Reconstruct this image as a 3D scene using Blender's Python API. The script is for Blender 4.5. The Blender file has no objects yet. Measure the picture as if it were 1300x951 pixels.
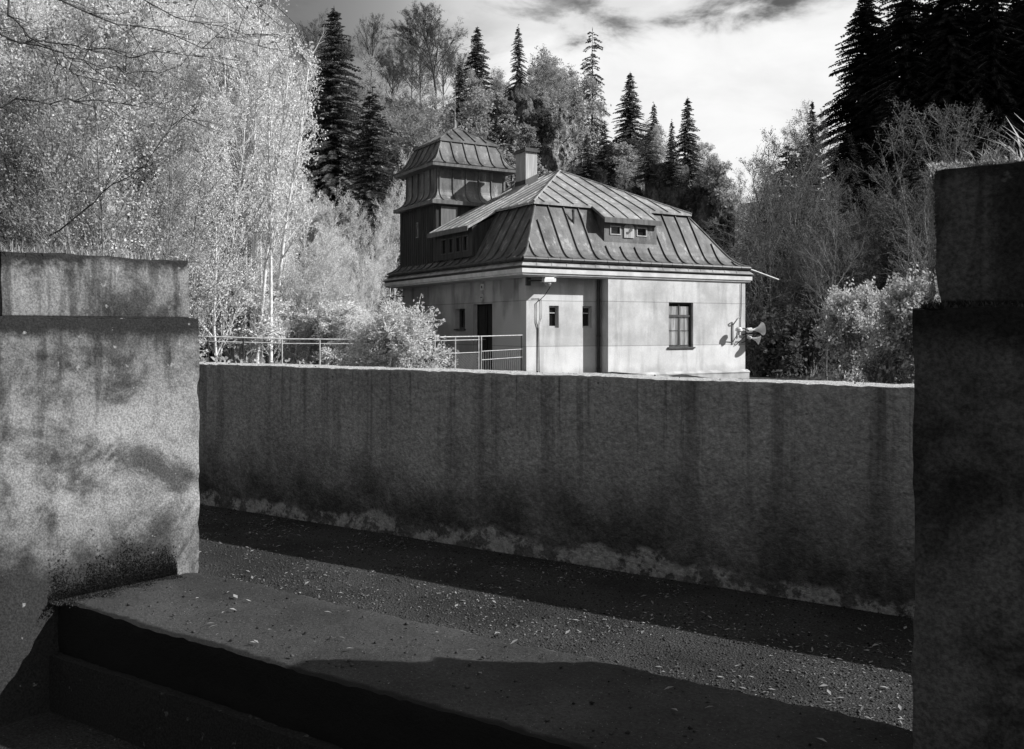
import bpy, bmesh, math, random
import numpy as np
from mathutils import Vector, Matrix, noise as mnoise

R = math.radians
scene = bpy.context.scene
C = scene.collection
F = 1166.0            # focal length in photo pixels (1300 wide), horizon at y = 417
EYE = 1.6
HZ = 417.0
WD = Vector((0.838, -0.5457, 0)); ND = Vector((0.5457, 0.838, 0))   # along / across the parapet
WROT = math.atan2(WD.y, WD.x)

def at(px, py, Y):
    return Vector(((px - 650) / F * Y, Y, EYE - (py - HZ) / F * Y))

# ------------------------------------------------------------------ objects
def tag(o, label=None, cat=None, group=None, kind=None):
    if label: o['label'] = label
    if cat: o['category'] = cat
    if group: o['group'] = group
    if kind: o['kind'] = kind
    return o

def empty(name, loc=(0, 0, 0), rz=0.0, label=None, cat=None, group=None):
    o = bpy.data.objects.new(name, None); C.objects.link(o)
    o.empty_display_size = 0.2
    o.location = loc; o.rotation_euler = (0, 0, rz)
    return tag(o, label, cat, group)

class MB:
    def __init__(s): s.v = []; s.f = []
    def quad(s, a, b, c, d):
        n = len(s.v); s.v += [tuple(a), tuple(b), tuple(c), tuple(d)]; s.f.append((n, n+1, n+2, n+3))
    def tri(s, a, b, c):
        n = len(s.v); s.v += [tuple(a), tuple(b), tuple(c)]; s.f.append((n, n+1, n+2))
    def poly(s, pts):
        n = len(s.v); s.v += [tuple(p) for p in pts]; s.f.append(tuple(range(n, n+len(pts))))
    def box(s, x0, x1, y0, y1, z0, z1):
        n = len(s.v)
        s.v += [(x0,y0,z0),(x1,y0,z0),(x1,y1,z0),(x0,y1,z0),(x0,y0,z1),(x1,y0,z1),(x1,y1,z1),(x0,y1,z1)]
        for q in ((0,3,2,1),(4,5,6,7),(0,1,5,4),(1,2,6,5),(2,3,7,6),(3,0,4,7)): s.f.append(tuple(n+i for i in q))
    def prism(s, pts, off):
        """closed polygon pts swept by vector off"""
        n = len(s.v); k = len(pts); off = Vector(off)
        s.v += [tuple(p) for p in pts] + [tuple(Vector(p)+off) for p in pts]
        s.f.append(tuple(n+i for i in range(k))[::-1]); s.f.append(tuple(n+k+i for i in range(k)))
        for i in range(k):
            j = (i+1) % k; s.f.append((n+i, n+j, n+k+j, n+k+i))
    def tube(s, pts, r, sides=6, cap=True):
        pts = [Vector(p) for p in pts]; k = len(pts)
        rs = r if isinstance(r, (list, tuple)) else [r]*k
        n = len(s.v)
        for i, p in enumerate(pts):
            d = (pts[min(i+1, k-1)] - pts[max(i-1, 0)]).normalized()
            a = d.cross(Vector((0, 0, 1)))
            if a.length < 0.05: a = d.cross(Vector((1, 0, 0)))
            a.normalize(); b = d.cross(a)
            for j in range(sides):
                t = 2*math.pi*j/sides
                s.v.append(tuple(p + (a*math.cos(t) + b*math.sin(t))*rs[i]))
        for i in range(k-1):
            for j in range(sides):
                j2 = (j+1) % sides
                s.f.append((n+i*sides+j, n+i*sides+j2, n+(i+1)*sides+j2, n+(i+1)*sides+j))
        if cap:
            s.f.append(tuple(n+j for j in range(sides))[::-1])
            s.f.append(tuple(n+(k-1)*sides+j for j in range(sides)))
    def lathe(s, p0, d, prof, sides=20):
        """prof: list of (distance along d, radius)"""
        d = Vector(d).normalized(); p0 = Vector(p0)
        s.tube_frame(p0, d, prof, sides)
    def tube_frame(s, p0, d, prof, sides):
        a = d.cross(Vector((0, 0, 1)))
        if a.length < 0.05: a = d.cross(Vector((1, 0, 0)))
        a.normalize(); b = d.cross(a); n = len(s.v)
        for (t, r) in prof:
            for j in range(sides):
                q = 2*math.pi*j/sides
                s.v.append(tuple(p0 + d*t + (a*math.cos(q)+b*math.sin(q))*r))
        for i in range(len(prof)-1):
            for j in range(sides):
                j2 = (j+1) % sides
                s.f.append((n+i*sides+j, n+i*sides+j2, n+(i+1)*sides+j2, n+(i+1)*sides+j))
        s.f.append(tuple(n+j for j in range(sides))[::-1])
        s.f.append(tuple(n+(len(prof)-1)*sides+j for j in range(sides)))
    def mesh(s, name, mat, smooth=False):
        me = bpy.data.meshes.new(name)
        me.from_pydata(s.v, [], s.f); me.update()
        if mat: me.materials.append(mat)
        if smooth: me.polygons.foreach_set('use_smooth', [True]*len(me.polygons))
        return me
    def build(s, name, mat, parent=None, smooth=False, recalc=True):
        me = s.mesh(name, mat, smooth)
        if recalc:
            bm = bmesh.new(); bm.from_mesh(me); bmesh.ops.recalc_face_normals(bm, faces=bm.faces); bm.to_mesh(me); bm.free()
        o = bpy.data.objects.new(name, me); C.objects.link(o)
        if parent: o.parent = parent
        return o

def np_mesh(name, V, Q, mat, smooth=False):
    """V (n,3) array, Q (m,k) array of same-size faces"""
    me = bpy.data.meshes.new(name)
    V = np.asarray(V, dtype=np.float32); Q = np.asarray(Q, dtype=np.int32)
    k = Q.shape[1]
    me.vertices.add(len(V)); me.vertices.foreach_set('co', V.ravel())
    me.loops.add(Q.size); me.loops.foreach_set('vertex_index', Q.ravel())
    me.polygons.add(len(Q)); me.polygons.foreach_set('loop_start', np.arange(0, Q.size, k, dtype=np.int32))
    me.polygons.foreach_set('loop_total', np.full(len(Q), k, dtype=np.int32))
    if smooth: me.polygons.foreach_set('use_smooth', np.ones(len(Q), dtype=bool))
    me.update(calc_edges=True); me.validate()
    me.materials.append(mat)
    return me

def link(name, me, parent=None):
    o = bpy.data.objects.new(name, me); C.objects.link(o)
    if parent: o.parent = parent
    return o

def rough_block(corners, step, amp, scale, name, mat, parent=None, seed=0.0, fine=0.0):
    """8 corners (bottom 4 ccw, top 4 ccw); faces gridded and displaced by noise so that edges wobble"""
    c = [Vector(p) for p in corners]
    vs = {}; V = []; FC = []
    lo_ = [min(q[i] for q in c) for i in range(3)]; hi_ = [max(q[i] for q in c) for i in range(3)]
    def vert(p, edge=False):
        k = (round(p.x, 4), round(p.y, 4), round(p.z, 4))
        if k not in vs:
            q = p + Vector((seed, seed*1.7, 0))
            d = mnoise.noise_vector(q*scale)*amp + mnoise.noise_vector(q*scale*4.3)*amp*0.45
            if fine: d += mnoise.noise_vector(q*scale*16)*fine
            if edge:
                e_ = 0.003+0.006*max(0.0, mnoise.noise(q*6.5)-0.2)+0.012*max(0.0, mnoise.noise(q*19.0)-0.1)
                for i_ in range(3):
                    if abs(p[i_]-hi_[i_]) < 0.13 and i_ < 2 or abs(p[i_]-hi_[i_]) < 0.003: d[i_] -= e_
                    elif i_ < 2 and abs(p[i_]-lo_[i_]) < 0.13: d[i_] += e_
            vs[k] = len(V); V.append(tuple(p + d))
        return vs[k]
    for (a, b, cc, d) in ((0,3,2,1),(4,5,6,7),(0,1,5,4),(1,2,6,5),(2,3,7,6),(3,0,4,7)):
        A, B, D_, E = c[a], c[b], c[d], c[cc]
        nu = max(1, int(round((B-A).length/step))); nv = max(1, int(round((D_-A).length/step)))
        idx = [[vert((A*(1-i/nu)+B*(i/nu))*(1-j/nv) + (D_*(1-i/nu)+E*(i/nu))*(j/nv), i in (0, nu) or j in (0, nv)) for i in range(nu+1)] for j in range(nv+1)]
        for j in range(nv):
            for i in range(nu):
                FC.append((idx[j][i], idx[j][i+1], idx[j+1][i+1], idx[j+1][i]))
    me = bpy.data.meshes.new(name); me.from_pydata(V, [], FC); me.update()
    me.polygons.foreach_set('use_smooth', [True]*len(me.polygons))
    bm = bmesh.new(); bm.from_mesh(me); bmesh.ops.recalc_face_normals(bm, faces=bm.faces)
    for e in bm.edges:
        if len(e.link_faces) == 2 and e.calc_face_angle(0) > R(50): e.smooth = False
    bm.to_mesh(me); bm.free()
    me.materials.append(mat)
    return link(name, me, parent)

# ------------------------------------------------------------------ materials
class NT:
    def __init__(s, name):
        s.mt = bpy.data.materials.new(name); s.mt.use_nodes = True
        s.t = s.mt.node_tree; s.n = s.t.nodes; s.l = s.t.links
        s.n.clear()
        s.out = s.n.new('ShaderNodeOutputMaterial')
    def set(s, sock, v):
        if isinstance(v, bpy.types.NodeSocket): s.l.new(v, sock)
        else: sock.default_value = v
    def obj(s): return s.n.new('ShaderNodeTexCoord').outputs['Object']
    def pos(s): return s.n.new('ShaderNodeNewGeometry').outputs['Position']
    def normal(s): return s.n.new('ShaderNodeNewGeometry').outputs['Normal']
    def rnd(s): return s.n.new('ShaderNodeObjectInfo').outputs['Random']
    def island(s): return s.n.new('ShaderNodeNewGeometry').outputs['Random Per Island']
    def scl(s, v, x, y, z):
        n = s.n.new('ShaderNodeVectorMath'); n.operation = 'MULTIPLY'; s.l.new(v, n.inputs[0]); n.inputs[1].default_value = (x, y, z); return n.outputs[0]
    def noise(s, v, scale, detail=4, rough=0.55, dist=0.0):
        n = s.n.new('ShaderNodeTexNoise'); s.set(n.inputs['Vector'], v); n.inputs['Scale'].default_value = scale
        n.inputs['Detail'].default_value = detail; n.inputs['Roughness'].default_value = rough; n.inputs['Distortion'].default_value = dist
        return n.outputs['Fac']
    def voro(s, v, scale, feat='F1'):
        n = s.n.new('ShaderNodeTexVoronoi'); n.feature = feat; s.set(n.inputs['Vector'], v); n.inputs['Scale'].default_value = scale
        return n.outputs['Distance']
    def white(s, v):
        n = s.n.new('ShaderNodeTexWhiteNoise'); n.noise_dimensions = '1D'; s.set(n.inputs['W'], v); return n.outputs['Value']
    def m(s, op, a, b=0.0, c=0.0):
        n = s.n.new('ShaderNodeMath'); n.operation = op; s.set(n.inputs[0], a); s.set(n.inputs[1], b); s.set(n.inputs[2], c); return n.outputs[0]
    def step(s, v, lo, hi, o0=0.0, o1=1.0):
        n = s.n.new('ShaderNodeMapRange'); n.interpolation_type = 'SMOOTHSTEP'
        s.set(n.inputs['Value'], v); s.set(n.inputs['From Min'], lo); s.set(n.inputs['From Max'], hi)
        s.set(n.inputs['To Min'], o0); s.set(n.inputs['To Max'], o1); return n.outputs[0]
    def mix(s, f, a, b):
        return s.m('MULTIPLY_ADD', s.m('SUBTRACT', b, a), f, a)
    def mul(s, a, b): return s.m('MULTIPLY', a, b)
    def sep(s, v):
        n = s.n.new('ShaderNodeSeparateXYZ'); s.l.new(v, n.inputs[0]); return n.outputs
    def bump(s, h, strength=0.3, dist=0.02):
        n = s.n.new('ShaderNodeBump'); n.inputs['Strength'].default_value = strength; n.inputs['Distance'].default_value = dist
        s.set(n.inputs['Height'], h); return n.outputs['Normal']
    def bsdf(s, col, rough=0.85, spec=0.3, metal=0.0, normal=None):
        n = s.n.new('ShaderNodeBsdfPrincipled')
        if isinstance(col, (int, float)): n.inputs['Base Color'].default_value = (col, col, col, 1)
        else: s.l.new(col, n.inputs['Base Color'])
        s.set(n.inputs['Roughness'], rough); n.inputs['Specular IOR Level'].default_value = spec; n.inputs['Metallic'].default_value = metal
        if normal is not None: s.l.new(normal, n.inputs['Normal'])
        return n.outputs[0]
    def done(s, sh): s.l.new(sh, s.out.inputs['Surface']); return s.mt

def simple(name, base, var=0.3, scale=6.0, rough=0.8, spec=0.3, bump=0.2, metal=0.0, bscale=60, bdist=0.01):
    t = NT(name); o = t.obj()
    n = t.noise(o, scale, 5); k = t.step(n, 0.3, 0.7, base*(1-var), base*(1+var))
    return t.done(t.bsdf(k, rough, spec, metal, t.bump(t.noise(o, bscale, 4), bump, bdist)))

def leaf_mat(name, lo, hi, trans=0.35, spec=0.25):
    t = NT(name)
    isl = t.island(); r = t.rnd()
    v = t.mix(isl, lo, hi); v = t.mul(v, t.mix(r, 0.82, 1.15))
    d = t.n.new('ShaderNodeBsdfDiffuse'); t.l.new(v, d.inputs['Color'])
    tr = t.n.new('ShaderNodeBsdfTranslucent'); t.l.new(v, tr.inputs['Color'])
    mx = t.n.new('ShaderNodeMixShader'); mx.inputs[0].default_value = trans
    t.l.new(d.outputs[0], mx.inputs[1]); t.l.new(tr.outputs[0], mx.inputs[2])
    return t.done(mx.outputs[0])

def bark_mat(name, lo, hi, sc=8):
    t = NT(name); o = t.obj()
    n = t.noise(t.scl(o, 3, 3, 1), sc, 4)
    return t.done(t.bsdf(t.step(n, 0.35, 0.65, lo, hi), 0.9, 0.2))

# parapet: shaded concrete, streaks from the coping, damp foot, pale salts along the ground
def parapet_mat():
    t = NT('parapet_concrete'); o = t.obj(); x, y, z = t.sep(o)
    big = t.noise(o, 0.9, 5); fine = t.noise(o, 45, 5, 0.65)
    base = t.mix(t.step(big, 0.3, 0.7), 0.38, 0.54)
    st = t.noise(t.scl(o, 5.0, 2.0, 0.14), 1.5, 6, 0.62)
    streak = t.mul(t.step(st, 0.50, 0.64), t.step(z, 0.15, 0.9))
    base = t.mul(base, t.mix(streak, 1.0, 0.6))
    st2 = t.noise(t.scl(o, 18, 4.0, 0.3), 1.3, 4, 0.6)
    base = t.mul(base, t.mix(t.mul(t.step(st2, 0.57, 0.68), t.step(z, 0.5, 1.25)), 1.0, 0.58))
    g = t.noise(t.scl(o, 1, 1, 0.7), 1.7, 6, 0.62)
    dampline = t.m('ADD', t.mul(t.m('SUBTRACT', g, 0.5), 1.1), 0.42)
    damp = t.step(t.m('SUBTRACT', dampline, z), -0.35, 0.25)
    base = t.mix(t.mul(damp, t.step(t.noise(o, 3.5, 6, 0.7), 0.25, 0.6, 0.55, 1.0)), base, 0.085)
    sal = t.noise(o, 7.0, 6, 0.7)
    saltline = t.m('ADD', t.mul(t.m('SUBTRACT', t.noise(t.scl(o, 1, 1, 0.5), 2.6, 4), 0.5), 0.34), 0.115)
    salt = t.mul(t.step(t.m('SUBTRACT', saltline, z), -0.02, 0.03), t.step(sal, 0.44, 0.54))
    base = t.mix(salt, base, 0.5)
    base = t.mul(base, t.step(fine, 0.25, 0.75, 0.72, 1.28)); base = t.mul(base, t.step(t.noise(o, 22, 5, 0.7), 0.32, 0.68, 0.78, 1.18))
    pits = t.step(t.voro(o, 5.0), 0.03, 0.06); base = t.mul(base, t.mix(pits, 0.45, 1.0))
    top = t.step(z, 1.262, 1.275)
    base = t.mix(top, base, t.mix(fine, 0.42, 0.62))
    h = t.m('ADD', t.mul(fine, 0.5), t.noise(o, 14, 6, 0.7))
    return t.done(t.bsdf(base, 0.92, 0.15, 0, t.bump(h, 0.9, 0.05)))

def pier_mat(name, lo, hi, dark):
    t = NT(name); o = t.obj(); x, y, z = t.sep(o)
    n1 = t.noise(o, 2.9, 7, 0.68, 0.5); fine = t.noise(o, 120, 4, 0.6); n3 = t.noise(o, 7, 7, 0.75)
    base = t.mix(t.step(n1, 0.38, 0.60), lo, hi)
    base = t.mix(t.step(n3, 0.5, 0.66), base, t.m('MULTIPLY', base, 0.62))
    st = t.noise(t.scl(o, 7, 7, 0.5), 1.5, 5, 0.6)
    base = t.mul(base, t.mix(t.mul(t.step(st, 0.5, 0.62), t.step(z, 0.75, 1.5)), 1.0, 0.48))
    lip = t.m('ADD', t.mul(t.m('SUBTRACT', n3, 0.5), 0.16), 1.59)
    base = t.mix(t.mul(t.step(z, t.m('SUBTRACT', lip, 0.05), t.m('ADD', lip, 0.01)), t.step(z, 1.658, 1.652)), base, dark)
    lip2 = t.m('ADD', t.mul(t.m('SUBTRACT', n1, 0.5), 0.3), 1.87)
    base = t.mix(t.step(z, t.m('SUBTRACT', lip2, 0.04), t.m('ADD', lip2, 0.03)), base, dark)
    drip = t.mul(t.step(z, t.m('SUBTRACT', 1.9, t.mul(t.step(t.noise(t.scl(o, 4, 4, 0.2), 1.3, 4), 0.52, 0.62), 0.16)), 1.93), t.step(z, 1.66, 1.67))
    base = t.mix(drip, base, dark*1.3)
    moss = t.step(t.m('SUBTRACT', t.m('ADD', t.mul(t.m('SUBTRACT', t.noise(o, 3.1, 6, 0.65), 0.5), 0.6), 0.77), z), -0.06, 0.17); moss = t.mul(moss, t.step(y, t.m('ADD', 2.74, t.mul(t.m('SUBTRACT', n3, 0.5), 0.12)), t.m('ADD', 2.69, t.mul(t.m('SUBTRACT', n3, 0.5), 0.12))))
    band = t.mul(t.step(z, 0.55, 0.85), t.step(z, 1.45, 1.15)); base = t.mul(base, t.mix(t.mul(band, t.step(t.noise(o, 1.6, 4), 0.35, 0.6)), 0.95, 1.3))
    base = t.mix(moss, base, dark*1.25)
    speck = t.step(t.noise(o, 22, 3, 0.6), 0.66, 0.72); base = t.mix(t.mul(speck, 0.7), base, hi*1.25)
    base = t.mul(base, t.step(fine, 0.28, 0.72, 0.6, 1.35))
    h = t.m('ADD', t.mul(fine, 0.35), t.noise(o, 38, 7, 0.75))
    return t.done(t.bsdf(base, 0.95, 0.1, 0, t.bump(h, 0.45, 0.02)))

def bench_mat():
    t = NT('sill_concrete'); o = t.obj(); x, y, z = t.sep(o)
    n1 = t.noise(o, 2.0, 5, 0.6); fine = t.noise(o, 85, 6, 0.75)
    b = t.mix(t.step(n1, 0.35, 0.65), 0.042, 0.066)
    b = t.mul(b, t.step(fine, 0.3, 0.7, 0.7, 1.3))
    sp = t.step(t.noise(o, 130, 2, 0.5), 0.69, 0.73); b = t.mix(t.mul(sp, 0.6), b, 0.3)
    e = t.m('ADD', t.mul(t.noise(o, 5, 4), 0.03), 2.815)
    f_ = t.m('ADD', t.mul(t.noise(o, 9, 5, 0.7), 0.05), 2.195); b = t.mix(t.step(y, t.m('ADD', f_, 0.02), f_), b, 0.02)  # front face darkened in the colour to deepen its shade
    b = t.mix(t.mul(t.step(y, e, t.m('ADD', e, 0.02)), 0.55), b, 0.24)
    return t.done(t.bsdf(b, 0.95, 0.08, 0, t.bump(t.m('ADD', fine, t.noise(o, 25, 5, 0.7)), 0.6, 0.015)))

def path_mat():
    t = NT('path_grit'); o = t.obj()
    n1 = t.noise(o, 1.3, 5, 0.6); fine = t.noise(o, 70, 6, 0.78); v = t.voro(o, 95)
    b = t.mix(t.step(n1, 0.35, 0.65), 0.034, 0.062)
    b = t.mul(b, t.step(fine, 0.3, 0.7, 0.45, 1.6))
    b = t.mix(t.mul(t.step(t.noise(o, 55, 2, 0.5), 0.68, 0.72), 0.8), b, 0.22)
    return t.done(t.bsdf(b, 0.95, 0.1, 0, t.bump(t.m('ADD', fine, v), 0.8, 0.02)))

def plaster_mat():
    """two-tone painted plaster: pale band below, groove lines, runs under the eaves and sills"""
    t = NT('house_plaster'); o = t.obj(); x, y, z = t.sep(o)
    z = t.m('SUBTRACT', z, 1.5)
    nrm = t.sep(t.normal())
    n1 = t.noise(o, 1.1, 6, 0.6); n2 = t.noise(t.scl(o, 2.5, 2.5, 0.35), 1.2, 5, 0.6); fine = t.noise(o, 30, 5, 0.6)
    up = t.step(z, 0.82, 0.83); low = t.step(z, -0.53, -0.54)
    b = t.mix(t.step(n1, 0.32, 0.68), 0.45, 0.64)
    b = t.mix(low, b, t.step(n1, 0.3, 0.7, 0.58, 0.74)); b = t.mix(up, b, t.step(n1, 0.32, 0.68, 0.44, 0.66))
    b = t.mul(b, t.mix(t.step(n2, 0.48, 0.68), 1.0, 0.78))
    # left (u = 0) wall is dirtier: grey lower paint and a pale worn corner
    left = t.step(x, 0.02, 0.01)
    d = t.mix(t.step(t.noise(t.scl(o, 1, 0.8, 0.5), 0.9, 5, 0.6), 0.42, 0.6), 0.30, 0.46)
    corner = t.step(t.m('ADD', t.m('ADD', y, t.mul(z, 0.9)), t.mul(t.m('SUBTRACT', n1, 0.5), 1.2)), 1.75, 1.35)
    d = t.mix(corner, d, 0.52)
    dr = t.mul(t.step(t.noise(t.scl(o, 1, 2.2, 0.3), 1.1, 3), 0.5, 0.66), t.step(z, 0.0, 1.3)); d = t.mul(d, t.mix(dr, 1.0, 0.6))
    b = t.mix(left, b, d)
    for gz in (0.825, -0.535):
        g = t.step(t.m('ABSOLUTE', t.m('SUBTRACT', z, gz)), 0.006, 0.018); b = t.mul(b, t.mix(g, 0.62, 1.0))
    foot = t.step(t.m('ADD', z, t.mul(n1, 0.5)), -1.15, -0.85); b = t.mul(b, t.mix(foot, 0.78, 1.0))
    b = t.mul(b, t.step(fine, 0.3, 0.7, 0.94, 1.05))
    return t.done(t.bsdf(b, 0.9, 0.15, 0, t.bump(t.m('ADD', fine, t.noise(o, 6, 4)), 0.25, 0.012)))

def roof_mat(name, lo, hi, axis_w=0.56, rough=0.5):
    """weathered sheet metal, each tray a little different"""
    t = NT(name); o = t.obj(); x, y, z = t.sep(o)
    n = t.sep(t.normal())
    pan = t.m('ADD', t.white(t.m('FLOOR', t.m('DIVIDE', x, axis_w))), t.white(t.m('ADD', t.m('FLOOR', t.m('DIVIDE', y, axis_w)), 37.3)))
    pan = t.mul(pan, 0.5)
    n1 = t.noise(o, 1.6, 6, 0.65); n2 = t.noise(t.scl(o, 3.5, 3.5, 0.8), 1.4, 5, 0.65); fine = t.noise(o, 25, 4, 0.6)
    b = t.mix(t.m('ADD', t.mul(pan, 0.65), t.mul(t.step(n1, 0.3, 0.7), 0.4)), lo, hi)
    b = t.mul(b, t.mix(t.step(n2, 0.5, 0.68), 1.0, 0.62))
    b = t.mix(t.mul(t.step(n2, 0.45, 0.34), 0.7), b, hi*1.7)
    b = t.mul(b, t.mix(t.step(t.noise(t.scl(o, 1, 1, 0.6), 0.8, 4, 0.6), 0.5, 0.6), 1.0, 0.7))
    b = t.mul(b, t.step(fine, 0.3, 0.7, 0.86, 1.14))
    return t.done(t.bsdf(b, t.mix(n1, rough, rough+0.2), 0.4, 0.25, t.bump(t.m('ADD', n1, t.mul(fine, 0.1)), 0.25, 0.03)))

def board_mat(name, lo, hi):
    t = NT(name); o = t.obj()
    n = t.noise(t.scl(o, 6, 6, 0.5), 1.5, 6, 0.65); f = t.noise(t.scl(o, 30, 30, 1), 2, 4)
    b = t.mul(t.step(n, 0.32, 0.68, lo, hi), t.step(f, 0.3, 0.7, 0.85, 1.15))
    return t.done(t.bsdf(b, 0.75, 0.25, 0, t.bump(f, 0.2, 0.01)))

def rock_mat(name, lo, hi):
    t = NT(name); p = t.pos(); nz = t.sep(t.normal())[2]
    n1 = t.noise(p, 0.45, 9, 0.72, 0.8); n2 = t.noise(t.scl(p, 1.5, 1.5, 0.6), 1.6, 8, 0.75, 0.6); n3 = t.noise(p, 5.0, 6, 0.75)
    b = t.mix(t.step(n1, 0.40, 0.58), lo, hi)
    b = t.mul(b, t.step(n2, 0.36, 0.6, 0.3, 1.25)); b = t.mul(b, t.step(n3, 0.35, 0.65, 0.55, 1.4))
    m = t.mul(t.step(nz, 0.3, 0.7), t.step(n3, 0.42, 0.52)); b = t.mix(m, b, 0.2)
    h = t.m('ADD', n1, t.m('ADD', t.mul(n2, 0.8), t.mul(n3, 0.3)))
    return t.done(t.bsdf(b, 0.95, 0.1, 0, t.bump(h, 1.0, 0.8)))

def ground_mat():
    t = NT('forest_floor'); p = t.pos()
    n1 = t.noise(p, 0.25, 6, 0.6); n2 = t.noise(p, 4, 6, 0.7)
    b = t.mul(t.mix(t.step(n1, 0.35, 0.65), 0.03, 0.09), t.step(n2, 0.3, 0.7, 0.4, 1.6))
    return t.done(t.bsdf(b, 0.95, 0.05, 0, t.bump(n2, 0.8, 0.2)))

MT = {}
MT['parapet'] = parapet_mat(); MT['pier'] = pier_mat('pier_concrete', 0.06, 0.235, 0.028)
MT['pier_dark'] = pier_mat('pier_concrete_moss_shade', 0.035, 0.11, 0.025)  # darker copy for the mossy pier and the footing, shade put into the colour
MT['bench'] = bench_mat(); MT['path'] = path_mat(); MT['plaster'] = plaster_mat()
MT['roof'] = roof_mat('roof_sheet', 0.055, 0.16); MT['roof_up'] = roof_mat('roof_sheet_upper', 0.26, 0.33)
MT['flash'] = simple('flashing_metal', 0.06, 0.3, 5, 0.55, 0.4)
MT['gutter'] = simple('gutter_metal', 0.035, 0.45, 7, 0.5, 0.4)
MT['ledge'] = simple('ledge_metal', 0.3, 0.35, 3, 0.55, 0.4)
MT['cornice'] = simple('cornice_paint', 0.62, 0.14, 3, 0.8, 0.2)
MT['board'] = board_mat('dark_boards', 0.022, 0.06)
MT['sheet'] = roof_mat('tower_sheet', 0.06, 0.2, 0.54)
MT['fascia'] = board_mat('fascia_board', 0.10, 0.17)
MT['chim'] = board_mat('chimney_render', 0.32, 0.5)
MT['capdark'] = simple('chimney_cap', 0.08, 0.4, 6)
MT['glass'] = simple('window_glass', 0.012, 0.2, 3, 0.08, 0.6, 0.0)
MT['curtain'] = board_mat('curtain_cloth', 0.35, 0.85)
MT['frame'] = board_mat('window_wood', 0.06, 0.11); MT['frame_light'] = board_mat('window_paint', 0.3, 0.5)
MT['door'] = board_mat('door_wood', 0.015, 0.03)
MT['steel_light'] = simple('galvanised_steel', 0.42, 0.2, 8, 0.5, 0.4)
MT['steel_dark'] = simple('painted_steel', 0.03, 0.3, 8, 0.5, 0.4)
MT['wire'] = simple('wire', 0.3, 0.2, 8, 0.5, 0.4)
MT['paint_white'] = simple('grey_white_paint', 0.68, 0.12, 6, 0.5, 0.4)
MT['plinth'] = simple('plinth_render', 0.42, 0.3, 2, 0.9, 0.15, 0.4)
MT['ground'] = ground_mat()
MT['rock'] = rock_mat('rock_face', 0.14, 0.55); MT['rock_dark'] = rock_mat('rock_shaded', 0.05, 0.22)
MT['leaf_bright'] = leaf_mat('leaves_young', 0.52, 0.9, 0.42)
MT['leaf_mid'] = leaf_mat('leaves_mid', 0.26, 0.58, 0.42)
MT['leaf_soft'] = leaf_mat('leaves_dull', 0.07, 0.19, 0.35); MT['leaf_bush'] = leaf_mat('leaves_bush', 0.34, 0.72, 0.4)
MT['needle'] = leaf_mat('needles', 0.07, 0.22, 0.2)
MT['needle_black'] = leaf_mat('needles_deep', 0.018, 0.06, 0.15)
MT['bark_pale'] = bark_mat('bark_pale', 0.45, 0.75); MT['bark_grey'] = bark_mat('bark_grey', 0.14, 0.30); MT['bark_dark'] = bark_mat('bark_dark', 0.03, 0.07)
MT['grass_dry'] = leaf_mat('dry_grass', 0.25, 0.6, 0.4); MT['moss'] = leaf_mat('moss', 0.02, 0.09, 0.3); MT['moss_lit'] = leaf_mat('moss_rim_light', 0.3, 0.6, 0.5)  # moss_lit is a brighter moss with the rim light put into its colour
MT['litter'] = leaf_mat('dead_leaves', 0.06, 0.5, 0.1); MT['stone'] = leaf_mat('grit_stones', 0.015, 0.10, 0.0)

# ------------------------------------------------------------------ terrain
HP = [  # X, Y, height relative to the eye
    (0,12,-2.6),(-5,13,-2.2),(5,12,-3.2),(10,14,-4.5),(0,20,-1.7),(-4,22,-1.4),(-2,27,-1.6),(0,32,-1.5),(4,30,-1.55),(9,32,-1.9),(0,38,-1.2),(6,38,-1.2),
    (10,26,-2.6),(14,33,-2.6),(12,40,-1.5),(-7,27,-1.0),(-9,34,1.0),(-6,40,1.0),
    (-8,19,-1.0),(-12,22,1.0),(-16,30,5.5),(-13,38,6),(-25,30,13),(-20,45,14),(-10,12,0.2),(-18,14,5.5),(-35,25,22),(-12,8,-.5),(-30,10,10),(-40,45,32),(-24,58,21),
    (-9,70,17.0),(-3.2,75,17.6),(-14,68,19),(1,60,14.0),(5.5,58,11.5),(9.4,55,8.0),(13,55,5.5),(18,60,5),(2,48,3.5),(8,46,1.5),(-2,52,8),(-4,62,12.5),
    (25,50,5),(30,42,7),(42,50,19),(22,32,-0.5),(34,30,6),(16,20,-4),(26,20,-1),(20,42,1),(50,35,20),(60,60,28),(35,10,2),(45,18,9),
    (-10,95,15),(10,90,8),(25,90,12),(0,140,10),(60,140,20),(-80,100,36),(90,60,34),(-90,40,42),(120,140,24),(-120,160,30),(0,240,8),(200,200,12),(-250,200,20),(250,50,18),(-250,30,25),(0,380,6),(300,380,8),(-300,380,8),
    (0,-60,-1.6),(80,-40,-1.6),(-80,-40,-1.6),(300,-200,-1.6),(-300,-200,-1.6),(0,-300,-1.6)]
HPA = np.array(HP, dtype=float)
def hill(X, Y):
    d2 = (HPA[:,0]-X)**2 + (HPA[:,1]-Y)**2 + 4.0
    w = d2**-1.6
    h = float((w*HPA[:,2]).sum()/w.sum())
    return h + EYE + 0.35*mnoise.noise(Vector((X*0.3, Y*0.3, 0))) + 0.12*mnoise.noise(Vector((X*1.1, Y*1.1, 3)))
def sstep(x, a, b):
    t = min(1, max(0, (x-a)/(b-a))); return t*t*(3-2*t)
def ground(X, Y):
    n = X*ND.x + Y*ND.y
    k = sstep(n, 6.0, 9.5)
    if k <= 0: return -0.04
    return (1-k)*(-0.04) + k*hill(X, Y)

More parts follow.
